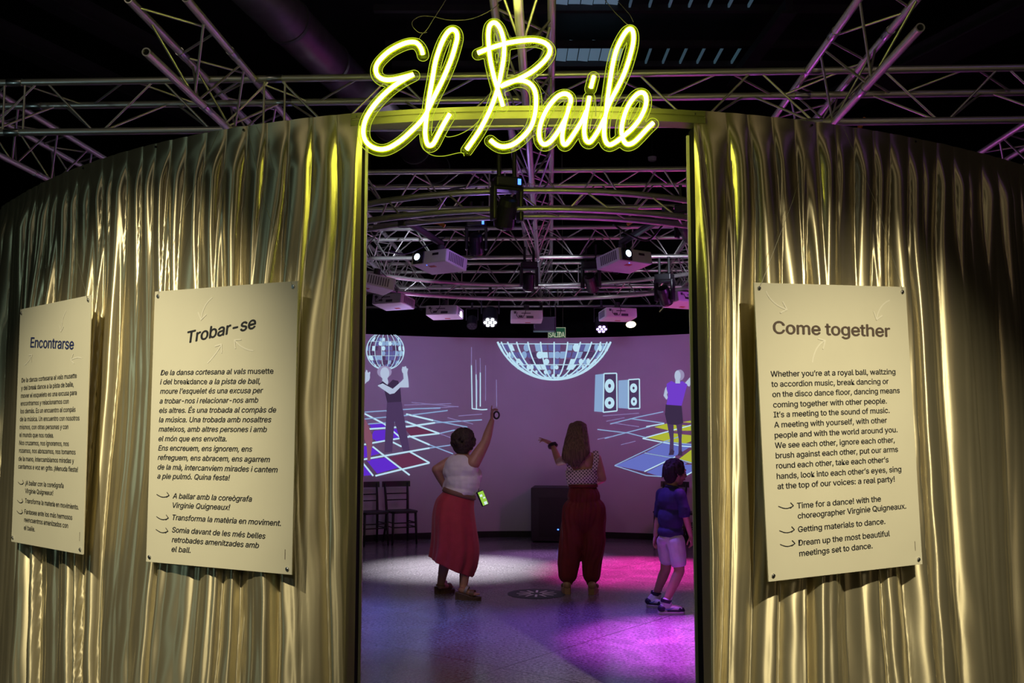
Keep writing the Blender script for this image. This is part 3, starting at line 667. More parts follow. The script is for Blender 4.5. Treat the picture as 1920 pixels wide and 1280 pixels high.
t = thing('warm_lamp', 'round warm glowing lamp hanging in the dark above the far wall at right', 'lamp', atY(1183, 608, 18)); R = Matrix.Rotation(math.radians(-32), 3, 'X')
mb = MB(); mb.tube([R @ V((0, 0, .16)), R @ V((0, 0, .1)), R @ V((0, 0, 0))], [.05, .10, .11], 20); mb.build('housing', M['blackp'], t)
mb = MB(); mb.ell(R @ V((0, 0, -.005)), (.092, .092, .02), R); mb.build('bulb', M['warm'], t)
mb = MB(); mb.tube([V((0, 0, .14)), V((0, 0, 4.95))], .006, 6); mb.build('cord', M['black'], t)
t = thing('hanging_speaker', 'black loudspeaker box hanging beside the green exit sign', 'loudspeaker', atY(1020, 608, 13.4))
mb = MB(); mb.box((0, 0, 0), (.30, .24, .20)); mb.build('cabinet', M['blackp'], t, bevel=.01); mb = MB(); mb.box((0, -.122, 0), (.27, .006, .17)); mb.build('grille', M['grille'], t)
mb = MB(); mb.tube([V((.16, 0, -.12)), V((.16, 0, .16)), V((.16, 0, .35))], .009, 8); mb.build('bracket', M['steel'], t)
# exit sign
t = thing('exit_sign', 'green exit sign reading SALIDA just above the far wall', 'sign', atY(1044, 625, 15.6))
M['green'] = mat('exit_green', (.01, .07, .035), .5, 0, 0, 10, .5, (.006, .05, .02), 1); M['signwhite'] = mat('exit_letters', (.5, .5, .42), .5, 0, 0, 10, .5, (.30, .34, .22), 1)
mb = MB(); mb.box((0, .01, 0), (.285, .02, .20)); mb.build('plate', M['green'], t)
mb = MB(); vs, fs = text_mesh('SALIDA', .16, 0, .02); wv = vs[:, 0].max() - vs[:, 0].min(); mb.add([((x - vs[:, 0].min()) / wv * .255 - .1275, -.002 - .0002 * l_, z * 1.05 - .060) for x, z, l_ in vs], fs); mb.build('lettering', M['signwhite'], t)
mb = MB()
for c, s_ in (((0, -.002, .095), (.285, .004, .008)), ((-.139, -.002, 0), (.008, .004, .2)), ((.139, -.002, 0), (.008, .004, .2))): mb.box(c, s_)
mb.build('border', M['signwhite'], t)
mb = MB()
for x in (-.1, .1): mb.tube([V((x, .01, .1)), V((x, .01, 3.0))], .004, 6)
mb.build('hanging_wire', M['wire'], t)
# loose cables and straps
def cable(label, pts, r=.008, m='blackp', cat='cable', name='cable'):
    q = [atY(*p) for p in pts]; mb = MB(); mb.tube([p - q[0] for p in spline(q)], r, 6); o = mb.build(name, M[m], None, smooth=True); o.location = q[0]; tag(o, label, cat)
cable('black cable sagging under the first inside truss, left of the middle', [(760, 388, 9.16), (790, 393, 9.16), (820, 385, 9.16), (838, 358, 9.16), (880, 348, 9.16), (905, 330, 9.16)], .010)
cable('black cable looping behind the top of the neon letter B', [(925, -10, 5.9), (945, 30, 5.9), (965, 38, 6.0), (990, 38, 6.0), (1000, 10, 6.1), (1005, -20, 6.1)], .014)
cable('black cable strung along the upper ring at left', [(730, 470, 8.6), (760, 476, 8.7), (800, 460, 8.8), (835, 445, 8.8)], .008)
cable('black cable hanging under the middle trusses at right', [(1020, 481, 11.72), (1060, 484, 11.71), (1100, 479, 11.70), (1130, 488, 11.68)], .008)
cable('black cable loop on the ring truss above the right-hand projector', [(1150, 420, 7.9), (1180, 440, 7.9), (1215, 450, 8), (1240, 425, 8), (1262, 400, 8)], .009)
cable('black cable bundle beside the middle truss below the neon', [(960, 335, 8.4), (966, 360, 8.4), (985, 368, 8.5), (1002, 395, 8.6), (996, 420, 8.7)], .009)
cable('short orange strap on the ring truss at left, by the projector bar', [(812, 416, 7.9), (822, 417, 7.9), (834, 424, 7.9)], .018, 'orange', 'strap', 'ratchet_strap')
cable('short orange strap on the ring truss at right, by the projector bar', [(1176, 421, 8), (1186, 415, 8), (1190, 408, 8)], .014, 'orange', 'strap', 'ratchet_strap')
cable('short yellow strap hanging behind the right curtain top, under the nearest truss', [(1622, 222, 6.8), (1615, 230, 6.8), (1612, 240, 6.8)], .018, 'orange', 'strap', 'ratchet_strap')
t = thing('pendant_lamp', 'black bell-shaped lamp behind the top of the neon letter B', 'lamp', atY(998, 50, 6.0))
mb = MB(); mb.tube([V((0, 0, .1)), V((0, 0, .06)), V((.012, 0, -.02)), V((.02, 0, -.06))], [.015, .035, .05, .055], 16); mb.build('shade', M['blackp'], t); mb = MB(); mb.box((.025, -.01, -.075), (.06, .04, .025)); mb.build('bracket', M['header'], t)

# ------------------------------------------------------------------ roof of the venue
M['sky'] = mat('corrugated_skylight', (.35, .5, .58), .5, 0, 0, 10, .4, (.055, .10, .14), 1)
def skylight(n, y0, y1):
    a = atZ(1010, y0, 8.0); b = atZ(1010, y1, 8.0); x0 = atZ(1041, y1, 8).x; x1 = atZ(1165, y1, 8).x; mb = MB(); st = .19; nn = int((x1 - x0) / st)
    for i in range(nn): mb.box((x0 + (i + .5) * st, (a.y + b.y) / 2, 8.03 + .012 * (i % 2)), (st - .016, abs(a.y - b.y), .012), Matrix.Rotation(.10, 3, 'Y'))
    structure(mb.build('window_%d' % n, M['sky']))
    for k in range(7):
        x = x1 + .12 + k * .30; mb = MB(); mb.box((x, (a.y + b.y) / 2, 8.0), (.03, abs(a.y - b.y), .05)); structure(mb.build('trim_%d' % (20 + n * 10 + k), M['rib']))
    for s in (a.y, b.y): mb = MB(); mb.box((1.6, s, 7.98), (7.4, .10, .10)); structure(mb.build('trim_%d' % (6 + n * 2 + (s == b.y)), M['beam']))
M['rib'] = mat('lit_rib', (.3, .42, .48), .5, 0, 0, 10, .4, (.02, .045, .06), 1)  # emission paints skylight onto the ribs, they are no light source
skylight(1, 81, 119); skylight(2, -20, 14)
def duct(label, a, b, r, m='beam'):
    t = thing('ventilation_duct', label, 'duct', a); mb = MB(); d = b - a; mb.tube([V((0, 0, 0)), d], r, 28); mb.build('pipe', M[m], t, smooth=True)
    for k in range(1, 7): mb = MB(); c = d * (k / 7); mb.tube([c - d.normalized() * .03, c + d.normalized() * .03], r * 1.05, 28); mb.build('joint_collar', M[m], t)
M['duct'] = mat('galvanised_duct', (.16, .15, .17), .45, .7, .2, 3)
duct('thick round ventilation duct running under the roof behind the left half of the neon', atZ(440, -60, 6.4), atZ(850, 350, 6.4), .27, 'duct')
def roofbeam(label, p, q, w, h):
    a, b = V(p), V(q); d = b - a; mb = MB(); R = d.to_track_quat('Y', 'Z').to_matrix(); mb.box(d / 2, (w, d.length, h), R); mb.box(d / 2 + V((0, 0, -h / 2)), (w * 2.2, d.length, .03), R); o = mb.build('roof_beam', M['beam']); o.location = a; tag(o, label, 'beam')
roofbeam('dark roof beam slanting across the upper left corner', atZ(-60, 30, 7.3), atZ(520, 300, 7.3), .18, .3)
roofbeam('dark roof beam running between the upper left corner and the stub truss', atZ(60, -30, 7.4), atZ(400, 150, 7.4), .16, .3)
roofbeam('dark roof beam slanting across the upper right corner', atZ(1960, -10, 7.2), atZ(1560, 190, 7.2), .30, .3)
roofbeam('thin dark roof beam right of the neon, rising towards the top edge', atZ(1480, 10, 7.4), atZ(1375, 150, 7.4), .10, .2)
t = thing('smoke_detector', 'small round pale smoke detector on the dark ceiling under the end of the neon', 'smoke detector', atY(1223, 298, 19)); mb = MB(); mb.tube([V((0, 0, .04)), V((0, 0, -.03)), V((0, 0, -.05))], [.09, .085, .05], 20); mb.build('case', M['white_plastic'], t); mb = MB(); mb.tube([V((0, 0, .03)), V((0, 0, 2.2))], .012, 8); mb.build('stem', M['black'], t)

# ------------------------------------------------------------------ picture projected on the far wall
def W(px, py, lift=.003):
    d = ray(px, py); r = 4.85 - lift; o = V((CAM.x - CX, CAM.y - CY)); a = d.x ** 2 + d.y ** 2; b = o.x * d.x + o.y * d.y; c = o.x ** 2 + o.y ** 2 - r * r
    t = (-b + math.sqrt(b * b - a * c)) / a; return CAM + d * t
zc = lambda p: (670 + p[0] / 2.954, 600 + p[1] / 2.954)
def decal_poly(mb, pts, lift=.003, crop=True, sub=1):
    P = [zc(p) if crop else p for p in pts]; st = 7; x = math.floor(min(p[0] for p in P) / st) * st
    def clip(Q, f):
        out = []
        for a, b in zip(Q, Q[1:] + Q[:1]):
            fa, fb = f(a), f(b)
            if fa >= 0: out.append(a)
            if (fa >= 0) != (fb >= 0): t = fa / (fa - fb); out.append((a[0] + (b[0] - a[0]) * t, a[1] + (b[1] - a[1]) * t))
        return out
    while x < max(p[0] for p in P):                     # follow the curve of the wall strip by strip
        Q = clip(clip(P, lambda q: q[0] - x), lambda q: x + st - q[0])
        if len(Q) > 2: mb.poly([W(*q, lift) for q in Q])
        x += st
def decal_line(mb, pts, wd, lift=.004, crop=True, w1=None):
    q = [V((*(zc(p) if crop else p), 0)) for p in pts]
    for i in range(len(q) - 1):
        n = max(1, int((q[i + 1] - q[i]).length / 12)); wi = wd; 
        for k in range(n):
            a = q[i].lerp(q[i + 1], k / n); b = q[i].lerp(q[i + 1], (k + 1) / n); d = (b - a).normalized(); m = V((-d.y, d.x, 0)) * wd / 2
            mb.add([W(p.x, p.y, lift + .0002 * (i % 3)) for p in (a - m, b - m, b + m, a + m)], [(0, 1, 2, 3)])
def G(name, rgb, k=1.0): return glow(name, tuple(c * k for c in lin(*rgb)), 1)
gw = G('projected_white', (186, 222, 240)); gl = G('projected_pale_blue', (135, 165, 205)); gf = G('projected_faint', (128, 116, 165))
gpu = G('projected_violet', (95, 45, 200)); gdr = G('projected_dark_red', (98, 48, 78)); gye = G('projected_yellow', (172, 178, 55)); gbl = G('projected_blue', (100, 110, 190)); gdk = G('projected_dark', (74, 55, 92)); gdk2 = G('projected_black', (58, 44, 72))
gsk = G('projected_skin', (176, 190, 215)); gha = G('projected_hair', (150, 140, 178)); gte = G('projected_tee', (112, 62, 200)); gor = G('projected_leg', (130, 80, 100)); gmid = G('projected_mid', (92, 92, 150))
def proj(name, label, parts, cat='projection'):
    t = thing(name, label, cat, W(*parts[0][3]))
    base = V(t.location)
    for nm, m, fn, _ in parts:
        mb = MB(); fn(mb); mb.v = [v - base for v in mb.v]
        mb.build(nm, m, t)
    return t
def lines(L, wd): return lambda mb: [decal_line(mb, p, wd) for p in L]
def polys(L, lift=.003): return lambda mb: [decal_poly(mb, p, lift) for p in L]
c0 = zc((200, 650))
proj('projected_dance_floor', 'projected grid of white lines with violet tiles on the left of the far wall', [
    ('violet_tiles', gpu, polys([[(66, 575), (150, 568), (156, 596), (80, 604)], [(92, 612), (228, 600), (236, 655), (110, 672), (75, 650)], [(30, 695), (80, 702), (135, 735), (30, 765)], [(30, 780), (84, 858), (30, 862)], [(50, 775), (160, 760), (235, 815), (110, 850)]], .002), c0),
    ('red_tiles', gdr, polys([[(262, 600), (330, 590), (440, 625), (300, 645)], [(175, 760), (290, 735), (390, 785), (250, 820)]], .002), c0),
    ('bright_lines', gw, lines([[(30, 605), (290, 588), (430, 568)], [(30, 690), (150, 668), (290, 645), (455, 627)], [(30, 772), (290, 727), (400, 708)], [(100, 862), (250, 825), (400, 790)], [(35, 515), (150, 575), (245, 655)], [(85, 700), (180, 775), (290, 858)], [(265, 560), (455, 628)], [(285, 640), (400, 690)], [(290, 728), (400, 790)], [(30, 790), (88, 862)], [(195, 675), (245, 700)], [(270, 520), (420, 555)]], 2.9), c0),
    ('pale_lines', gl, lines([[(30, 510), (330, 490), (460, 487)], [(30, 548), (300, 525), (500, 500)], [(430, 568), (690, 552)], [(400, 690), (530, 740)], [(400, 708), (515, 692)], [(455, 627), (540, 608)], [(420, 555), (610, 592)], [(60, 575), (280, 560)]], 1.9), c0),
    ('faint_lines', gf, lines([[(260, 470), (520, 462)], [(330, 490), (560, 478)], [(455, 628), (570, 670)], [(500, 540), (640, 575)], [(300, 455), (560, 480)], [(560, 530), (690, 520)]], 1.4), c0)])
c0 = zc((1720, 700))
proj('projected_dance_floor', 'projected grid of lines with yellow and blue tiles on the right of the far wall', [
    ('yellow_tiles', gye, polys([[(1605, 650), (1712, 622), (1870, 640), (1870, 662), (1800, 690)], [(1645, 592), (1715, 572), (1870, 588), (1870, 612), (1735, 612)], [(1780, 770), (1870, 702), (1870, 790), (1840, 792)], [(1800, 565), (1870, 552), (1870, 570)]], .002), c0),
    ('blue_tiles', gbl, polys([[(1432, 805), (1585, 738), (1735, 765), (1590, 838)], [(1600, 732), (1710, 672), (1862, 690), (1748, 760)], [(1600, 842), (1740, 772), (1830, 790), (1680, 866)], [(1790, 800), (1870, 800), (1870, 832), (1815, 860)]], .002), c0),
    ('bright_lines', gw, lines([[(1580, 655), (1700, 622), (1870, 576)], [(1600, 590), (1700, 572)], [(1580, 655), (1800, 697), (1870, 702)], [(1815, 862), (1870, 832)], [(1590, 838), (1760, 757)]], 2.0), c0),
    ('pale_lines', gl, lines([[(1425, 805), (1700, 672), (1800, 640)], [(1425, 805), (1600, 860), (1690, 866)], [(1590, 735), (1760, 765), (1870, 795)], [(1370, 655), (1500, 620), (1620, 590)], [(1330, 605), (1500, 625), (1600, 650)], [(1510, 545), (1700, 570)], [(1400, 575), (1560, 535), (1695, 507)], [(1700, 672), (1870, 690)]], 1.7), c0),
    ('faint_lines', gf, lines([[(1330, 660), (1420, 640)], [(1360, 530), (1560, 515)], [(1380, 560), (1480, 540)], [(1460, 690), (1540, 670)], [(1420, 570), (1560, 590)]], 1.3), c0)])
def mirror_ball(label, cx, cy, r, ytop, seed, nl, nm_):
    rnd = random.Random(seed); P = lambda la, lo: (cx + r * math.cos(la) * math.sin(lo), cy - r * math.sin(la) * 1.0)
    levels = [MB() for _ in range(4)]
    for i in range(nl):
        for j in range(nm_):
            la0, la1 = -PI / 2 + PI * i / nl, -PI / 2 + PI * (i + 1) / nl; lo0, lo1 = -PI / 2 + PI * j / nm_, -PI / 2 + PI * (j + 1) / nm_
            q = [P(la0, lo0), P(la0, lo1), P(la1, lo1), P(la1, lo0)]
            if min(p[1] for p in q) < ytop: continue
            e = abs((lo0 + lo1) / 2) / (PI / 2); lv = rnd.random() + .25 * e ** 3 + .18 * (1 - i / nl if cy < ytop else .3)
            k = 0 if lv < .50 else 1 if lv < .72 else 2 if lv < .92 else 3
            if k == 0 and rnd.random() < .5: continue
            c = ((q[0][0] + q[2][0]) / 2, (q[0][1] + q[2][1]) / 2); f = rnd.uniform(.72, .98)
            if k >= 2 and rnd.random() < .5:                                   # soft round glint
                rx, ry = (abs(q[1][0] - q[0][0]) + abs(q[2][0] - q[3][0])) * .3 * f, abs(q[2][1] - q[1][1]) * .55 * f
                decal_poly(levels[k], [(c[0] + rx * math.cos(a * PI / 6), max(ytop, c[1] + ry * math.sin(a * PI / 6))) for a in range(12)], .0035, False)
            else: decal_poly(levels[k], [(c[0] + (p[0] - c[0]) * f, c[1] + (p[1] - c[1]) * f) for p in q], .003, False)
    rim = MB(); pts = [(cx + r * math.cos(a), cy + r * math.sin(a)) for a in [2 * PI * k / 96 for k in range(97)]]
    for a, b in zip(pts[:-1], pts[1:]):
        if min(a[1], b[1]) > ytop: decal_line(rim, [a, b], 2.2 * r / 80, .0045, False)
    for j in range(1, nm_, 2):
        lo = -PI / 2 + PI * j / nm_; q = [P(-PI / 2 + PI * k / 40, lo) for k in range(41)]; q = [p for p in q if p[1] > ytop]
        if len(q) > 2: decal_line(rim, q, 1.5 * r / 80 + .3, .004, False)
    for i in range(2, nl, 3):
        la = -PI / 2 + PI * i / nl; q = [P(la, -PI / 2 + PI * k / 24) for k in range(25)]
        if q[0][1] > ytop: decal_line(rim, q, .8 * r / 80 + .2, .004, False)
    c0 = (cx, max(cy, ytop + 3)); t = thing('projected_mirror_ball', label, 'projection', W(*c0)); base = V(t.location)
    for nm, m, b in (('dark_facets', gdk, levels[0]), ('blue_facets', gmid, levels[1]), ('pale_facets', gl, levels[2]), ('bright_facets', gw, levels[3]), ('outline', gw, rim)):
        b.v = [v - base for v in b.v]; b.build(nm, m, t)
mirror_ball('large projected mirror ball in the middle of the far wall, cut by its top edge', 1039, 596.6, 115, 636, 3, 22, 26)
mirror_ball('small projected mirror ball behind a dancer at the left of the far wall', 722.5, 657.5, 35.5, 627, 5, 12, 16)
def E_(c, rx, ry, n=20): return [(c[0] + rx * math.cos(2 * PI * k / n), c[1] + ry * math.sin(2 * PI * k / n)) for k in range(n)]
proj('projected_dancer', 'projected dancer in a black waistcoat crossing her arms, under the small mirror ball', [
    ('trousers', gdk, polys([[(165, 452), (245, 452), (290, 722), (254, 726), (206, 560), (192, 732), (150, 732), (156, 600)]], .005), zc((200, 500))),
    ('waistcoat', gdk2, polys([[(124, 352), (146, 334), (170, 358), (196, 330), (226, 336), (238, 372), (244, 452), (166, 456), (150, 390)]], .0055), zc((200, 400))),
    ('hair', gha, polys([E_((150, 286), 40, 34)], .006), zc((150, 286))),
    ('face', gsk, polys([E_((152, 294), 25, 34), [(140, 320), (166, 320), (172, 345), (166, 358), (138, 336)]], .0065), zc((152, 294))),
    ('arms', gsk, polys([[(112, 362), (140, 350), (196, 380), (245, 338), (262, 318), (272, 330), (258, 352), (205, 405), (180, 410)], [(232, 372), (285, 372), (282, 330), (276, 290), (254, 292), (258, 340)], E_((262, 278), 15, 20), [(246, 276), (250, 258), (256, 258), (258, 280)], [(262, 270), (264, 254), (270, 256), (272, 275)], [(270, 280), (278, 266), (281, 270), (276, 292)]], .007), zc((200, 380)))])
proj('projected_dancer', 'projected pale hand of a dancer cut by the left edge of the doorway', [('hand', gsk, polys([E_((50, 314), 20, 28), [(34, 320), (60, 330), (42, 355), (30, 355)], [(44, 300), (48, 276), (55, 277), (58, 300)], [(58, 300), (68, 284), (72, 290), (66, 318)]], .006), zc((50, 314)))])
proj('projected_dancer', 'projected bare leg of a dancer at the left edge of the doorway, above the chairs', [('leg', gor, polys([[(30, 530), (50, 560), (84, 640), (82, 690), (72, 778), (56, 780), (52, 700), (40, 660), (30, 660)]], .006), zc((55, 650)))])
proj('projected_dancer', 'projected dancer in violet tee and black skirt raising one arm, at the right', [
    ('skirt', gdk2, polys([[(1708, 466), (1796, 470), (1804, 570), (1778, 582), (1716, 576), (1704, 520)]], .005), zc((1750, 520))),
    ('legs', gdk, polys([[(1716, 574), (1752, 580), (1752, 660), (1752, 740), (1728, 742), (1732, 660)], [(1766, 580), (1800, 572), (1796, 660), (1798, 744), (1778, 746), (1780, 660)]], .0055), zc((1750, 650))),
    ('shoes', gdk2, polys([[(1726, 738), (1740, 712), (1756, 724), (1752, 746), (1724, 748)], [(1776, 742), (1790, 716), (1800, 728), (1798, 748), (1776, 750)]], .006), zc((1760, 740))),
    ('arms', gsk, polys([[(1812, 352), (1838, 368), (1870, 312), (1870, 280), (1850, 308)], [(1722, 358), (1706, 376), (1696, 418), (1712, 440), (1720, 430), (1714, 412), (1724, 390)]], .0058), zc((1790, 380))),
    ('tee', gte, polys([[(1714, 352), (1740, 336), (1762, 348), (1800, 338), (1828, 356), (1814, 402), (1796, 474), (1712, 468), (1722, 412), (1712, 380)]], .0062), zc((1765, 400))),
    ('hair', gha, polys([E_((1786, 304), 25, 30)], .0064), zc((1786, 304))),
    ('face', gsk, polys([E_((1774, 308), 17, 30), [(1762, 330), (1786, 330), (1788, 350), (1762, 350)]], .0068), zc((1774, 308)))])
def pspk(label, front, side, cones, top=None):
    parts = [('side', gl, polys([side], .003), zc(side[0])), ('frame', gw, lines([front + [front[0]]], 2.2), zc(front[0])), ('baffle', gdk, polys([front], .0025), zc(front[0])),
             ('cones', gw, polys([E_(c[:2], c[2], c[3]) for c in cones], .0045), zc(front[0])), ('cone_centres', gdk, polys([E_(c[:2], c[2] * .3, c[3] * .3) for c in cones], .006), zc(front[0]))]
    proj('projected_loudspeaker', label, parts)
pspk('larger projected loudspeaker with two round cones, left of the pair on the far wall', [(1366, 296), (1436, 294), (1438, 502), (1362, 510)], [(1318, 302), (1364, 297), (1360, 509), (1312, 505)], [(1397, 364, 27, 38), (1397, 458, 27, 32)])
pspk('smaller projected loudspeaker, right of the pair on the far wall', [(1502, 330), (1562, 326), (1564, 488), (1502, 490)], [(1446, 334), (1500, 330), (1500, 490), (1446, 486)], [(1530, 376, 20, 26), (1532, 450, 17, 24)])
proj('projected_drape', 'projected drape of thin vertical lines left of the large mirror ball', [('bright_lines', gw, lines([[(632, 250), (636, 490), (690, 496), (720, 494)], [(658, 300), (660, 490)], [(681, 290), (681, 478)]], 1.8), zc((640, 480))), ('faint_lines', gf, lines([[(632, 150), (632, 250)], [(656, 220), (658, 300)], [(680, 210), (681, 290)], [(710, 250), (710, 445)], [(770, 330), (772, 480)], [(664, 330), (664, 450)]], 1.2), zc((640, 300)))])

# ------------------------------------------------------------------ chairs along the wall, loudspeaker, floor marker
def chair(label, loc, rz, src=None):
    """front of the chair is -Y"""
    t = thing('bistro_chair', label, 'chair', loc, rz, 'dark chairs along the far wall')
    if src:
        for ch in src.children:
            c = ch.copy(); link(c, t)
        return t
    mb = MB(); rs = []
    for z, k in ((.435, .96), (.445, 1), (.462, 1), (.468, .97)):
        rs.append([V((x * k, y * k, z)) for x, y in [(-.165, .19), (-.19, .10), (-.20, -.05), (-.195, -.16), (-.15, -.195), (.15, -.195), (.195, -.16), (.20, -.05), (.19, .10), (.165, .19)]])
    mb.rings(rs); mb.build('seat', M['wood'], t)
    for s in (-1, 1):
        mb = MB(); mb.tube([V((s * .165, -.16, .44)), V((s * .170, -.17, .22)), V((s * .178, -.18, 0))], [.019, .017, .013], 10); mb.build('leg', M['wood'], t, smooth=True)
        mb = MB(); mb.tube([V((s * .185, .255, 0)), V((s * .165, .20, .24)), V((s * .158, .185, .45)), V((s * .165, .215, .66)), V((s * .172, .26, .84))], [.014, .018, .019, .017, .014], 10); mb.build('rear_post', M['wood'], t, smooth=True)
    mb = MB(); rs = []
    for i in range(13):
        x = -.21 + .42 * i / 12; y = .245 + .035 * (1 - (x / .21) ** 2)
        rs.append([V((x, y - .009, .785)), V((x, y + .009, .785)), V((x, y + .018, .865)), V((x, y, .865))])
    mb.rings(rs); mb.build('top_rail', M['wood'], t)
    for z, y in ((.69, .222), (.60, .208)):
        mb = MB(); mb.tube([V((-.165, y, z)), V((-.08, y + .015, z)), V((.08, y + .015, z)), V((.165, y, z))], .0085, 8); mb.build('back_slat', M['wood'], t)
    for z in (.30, .24):
        for s in (-1, 1): mb = MB(); mb.tube([V((s * .169, -.168, z)), V((s * .164, .205, z))], .0085, 8); mb.build('stretcher', M['wood'], t)
        mb = MB(); mb.tube([V((-.169, -.168, z)), V((.169, -.168, z))], .0085, 8); mb.build('stretcher', M['wood'], t)
    return t
def at_wall(px, r=4.42):
    d = ray(px, 960); o = V((-CX, -CY)); a = d.x ** 2 + d.y ** 2; b = o.x * d.x + o.y * d.y; c = o.x ** 2 + o.y ** 2 - r * r; t = (-b + math.sqrt(b * b - a * c)) / a
    p = CAM + d * t; p.z = 0; return p, -math.atan2(p.x - CX, p.y - CY)
p, a = at_wall(752); ch0 = chair('dark wooden bistro chair nearest the woman in the red skirt, by the far wall', p, a)
for px, lab in ((697, 'dark wooden bistro chair at far left, cut by the left edge of the doorway'), (1256, 'dark wooden bistro chair behind the boy, by the far wall'), (1313, 'dark wooden bistro chair right of the one behind the boy, almost hidden by the doorway')):
    p, a = at_wall(px); chair(lab, p, a, ch0)
p, a = at_wall(1046, 4.40); t = thing('floor_loudspeaker', 'large black floor loudspeaker against the far wall, behind the woman in dark red trousers', 'loudspeaker', p, a)
M['cab'] = mat('black_cabinet_paint', (.022, .021, .025), .55, 0, .15, 20)
mb = MB(); mb.box((0, 0, .40), (.74, .60, .76)); mb.build('cabinet', M['cab'], t, bevel=.012)
mb = MB(); mb.box((.04, -.303, .36), (.60, .012, .56)); mb.build('grille', M['black'], t)
mb = MB(); mb.box((.02, -.312, .19), (.022, .008, .018)); mb.build('power_light', M['ledb'], t)
for x in (-.32, .32):
    mb = MB(); mb.tube([V((x, -.24, 0)), V((x, -.24, .022))], .025, 12); mb.tube([V((x, .24, 0)), V((x, .24, .022))], .025, 12); mb.build('foot', M['blackp'], t)
# round floor sticker with radiating strokes
p = atZ(1006, 1113, 0); t = thing('floor_sticker', 'round black floor sticker with white radiating strokes beside the woman in dark red trousers', 'floor marker', p)
M['sticker'] = mat('black_vinyl', (.02, .025, .035), .55); M['strokes'] = mat('white_vinyl', (.85, .82, .9), .5)
mb = MB(); mb.tube([V((0, 0, .0005)), V((0, 0, .003))], .285, 64); mb.build('disc', M['sticker'], t)
mb = MB()
for k in range(12):
    a = PI / 2 - .06 + 2 * PI * k / 12; d = V((math.cos(a), math.sin(a), 0)); n = V((-d.y, d.x, 0)) * .0115; l0, l1 = (.06, .195); mb.add([d * l0 - n + V((0, 0, .0042)), d * l1 - n + V((0, 0, .0042)), d * l1 + n + V((0, 0, .0042)), d * l0 + n + V((0, 0, .0042))], [(0, 1, 2, 3)])
mb.build('stroke_ring', M['strokes'], t)

# ------------------------------------------------------------------ people
M['skin'] = mat('skin', (.42, .21, .14), .5, 0, .08, 20); M['skin2'] = mat('fair_skin', (.48, .25, .18), .5, 0, .08, 20)
M['eye'] = mat('eye', (.6, .58, .55), .3); M['lips'] = mat('lips', (.36, .10, .09), .5)
def streaky(name, a, b, sc=(90, 90, 6), rough=.45):
    m = mat(name, a, rough); nt = m.node_tree; bs = nt.nodes['Principled BSDF']; tc = nt.nodes.new('ShaderNodeTexCoord'); mp = nt.nodes.new('ShaderNodeMapping'); mp.inputs['Scale'].default_value = sc
    n = nt.nodes.new('ShaderNodeTexNoise'); n.inputs['Scale'].default_value = 1; r = nt.nodes.new('ShaderNodeValToRGB'); r.color_ramp.elements[0].position = .35; r.color_ramp.elements[1].position = .65
    r.color_ramp.elements[0].color = (*a, 1); r.color_ramp.elements[1].color = (*b, 1)
    nt.links.new(tc.outputs['Object'], mp.inputs[0]); nt.links.new(mp.outputs[0], n.inputs['Vector']); nt.links.new(n.outputs['Fac'], r.inputs[0]); nt.links.new(r.outputs[0], bs.inputs['Base Color'])
    bp = nt.nodes.new('ShaderNodeBump'); bp.inputs['Strength'].default_value = .5; bp.inputs['Distance'].default_value = .006; nt.links.new(n.outputs['Fac'], bp.inputs['Height']); nt.links.new(bp.outputs[0], bs.inputs['Normal']); return m
M['hair_dark'] = streaky('dark_brown_hair', (.018, .011, .007), (.055, .032, .018), (60, 60, 60), .75); M['hair_long'] = streaky('light_brown_hair', (.075, .042, .024), (.19, .115, .065), (110, 110, 5), .6); M['hair_boy'] = streaky('black_brown_hair', (.010, .006, .006), (.028, .016, .014), (90, 90, 20), .75)
M['blouse'] = mat('white_blouse', (.78, .74, .78), .7, 0, .05, 15); M['skirt'] = mat('red_cotton', (.44, .035, .06), .75, 0, .12, 12, sheen=.2); M['belt'] = mat('tan_belt', (.20, .10, .06), .6)
M['trousers'] = mat('dark_red_cotton', (.15, .012, .010), .75, 0, .15, 12); M['navy'] = mat('navy_cotton', (.03, .026, .11), .8, 0, .12, 30); M['shorts'] = mat('white_cotton', (.66, .60, .66), .8, 0, .06, 20)
M['leather'] = mat('brown_leather', (.17, .085, .045), .55, 0, .15, 30); M['cork'] = mat('cork_sole', (.10, .055, .03), .7, 0, .3, 60); M['tan'] = mat('tan_leather', (.33, .20, .11), .5, 0, .1, 30); M['silver'] = mat('pale_strap', (.35, .30, .30), .45)
M['shoe_white'] = mat('white_leather', (.7, .68, .72), .5); M['shoe_dark'] = mat('dark_navy_leather', (.02, .018, .05), .5); M['shoe_blue'] = mat('light_blue_leather', (.16, .26, .62), .5); M['rubber'] = mat('white_rubber', (.68, .64, .70), .6)
# polka dots
m = mat('white_polka_dot', (.7, .6, .6), .75); M['dots'] = m; nt = m.node_tree; bs = nt.nodes['Principled BSDF']; tc = nt.nodes.new('ShaderNodeTexCoord'); mp = nt.nodes.new('ShaderNodeMapping'); mp.inputs['Scale'].default_value = (1, .0, 1); mp.inputs['Rotation'].default_value = (0, math.radians(45), 0)
vo = nt.nodes.new('ShaderNodeTexVoronoi'); vo.inputs['Scale'].default_value = 42; vo.inputs['Randomness'].default_value = .12; cr = nt.nodes.new('ShaderNodeValToRGB'); cr.color_ramp.interpolation = 'CONSTANT'
cr.color_ramp.elements[0].color = (.03, .02, .03, 1); cr.color_ramp.elements[1].color = (.72, .62, .62, 1); cr.color_ramp.elements[1].position = .30
nt.links.new(tc.outputs['Object'], mp.inputs[0]); nt.links.new(mp.outputs[0], vo.inputs['Vector']); nt.links.new(vo.outputs['Distance'], cr.inputs[0]); nt.links.new(cr.outputs[0], bs.inputs['Base Color'])

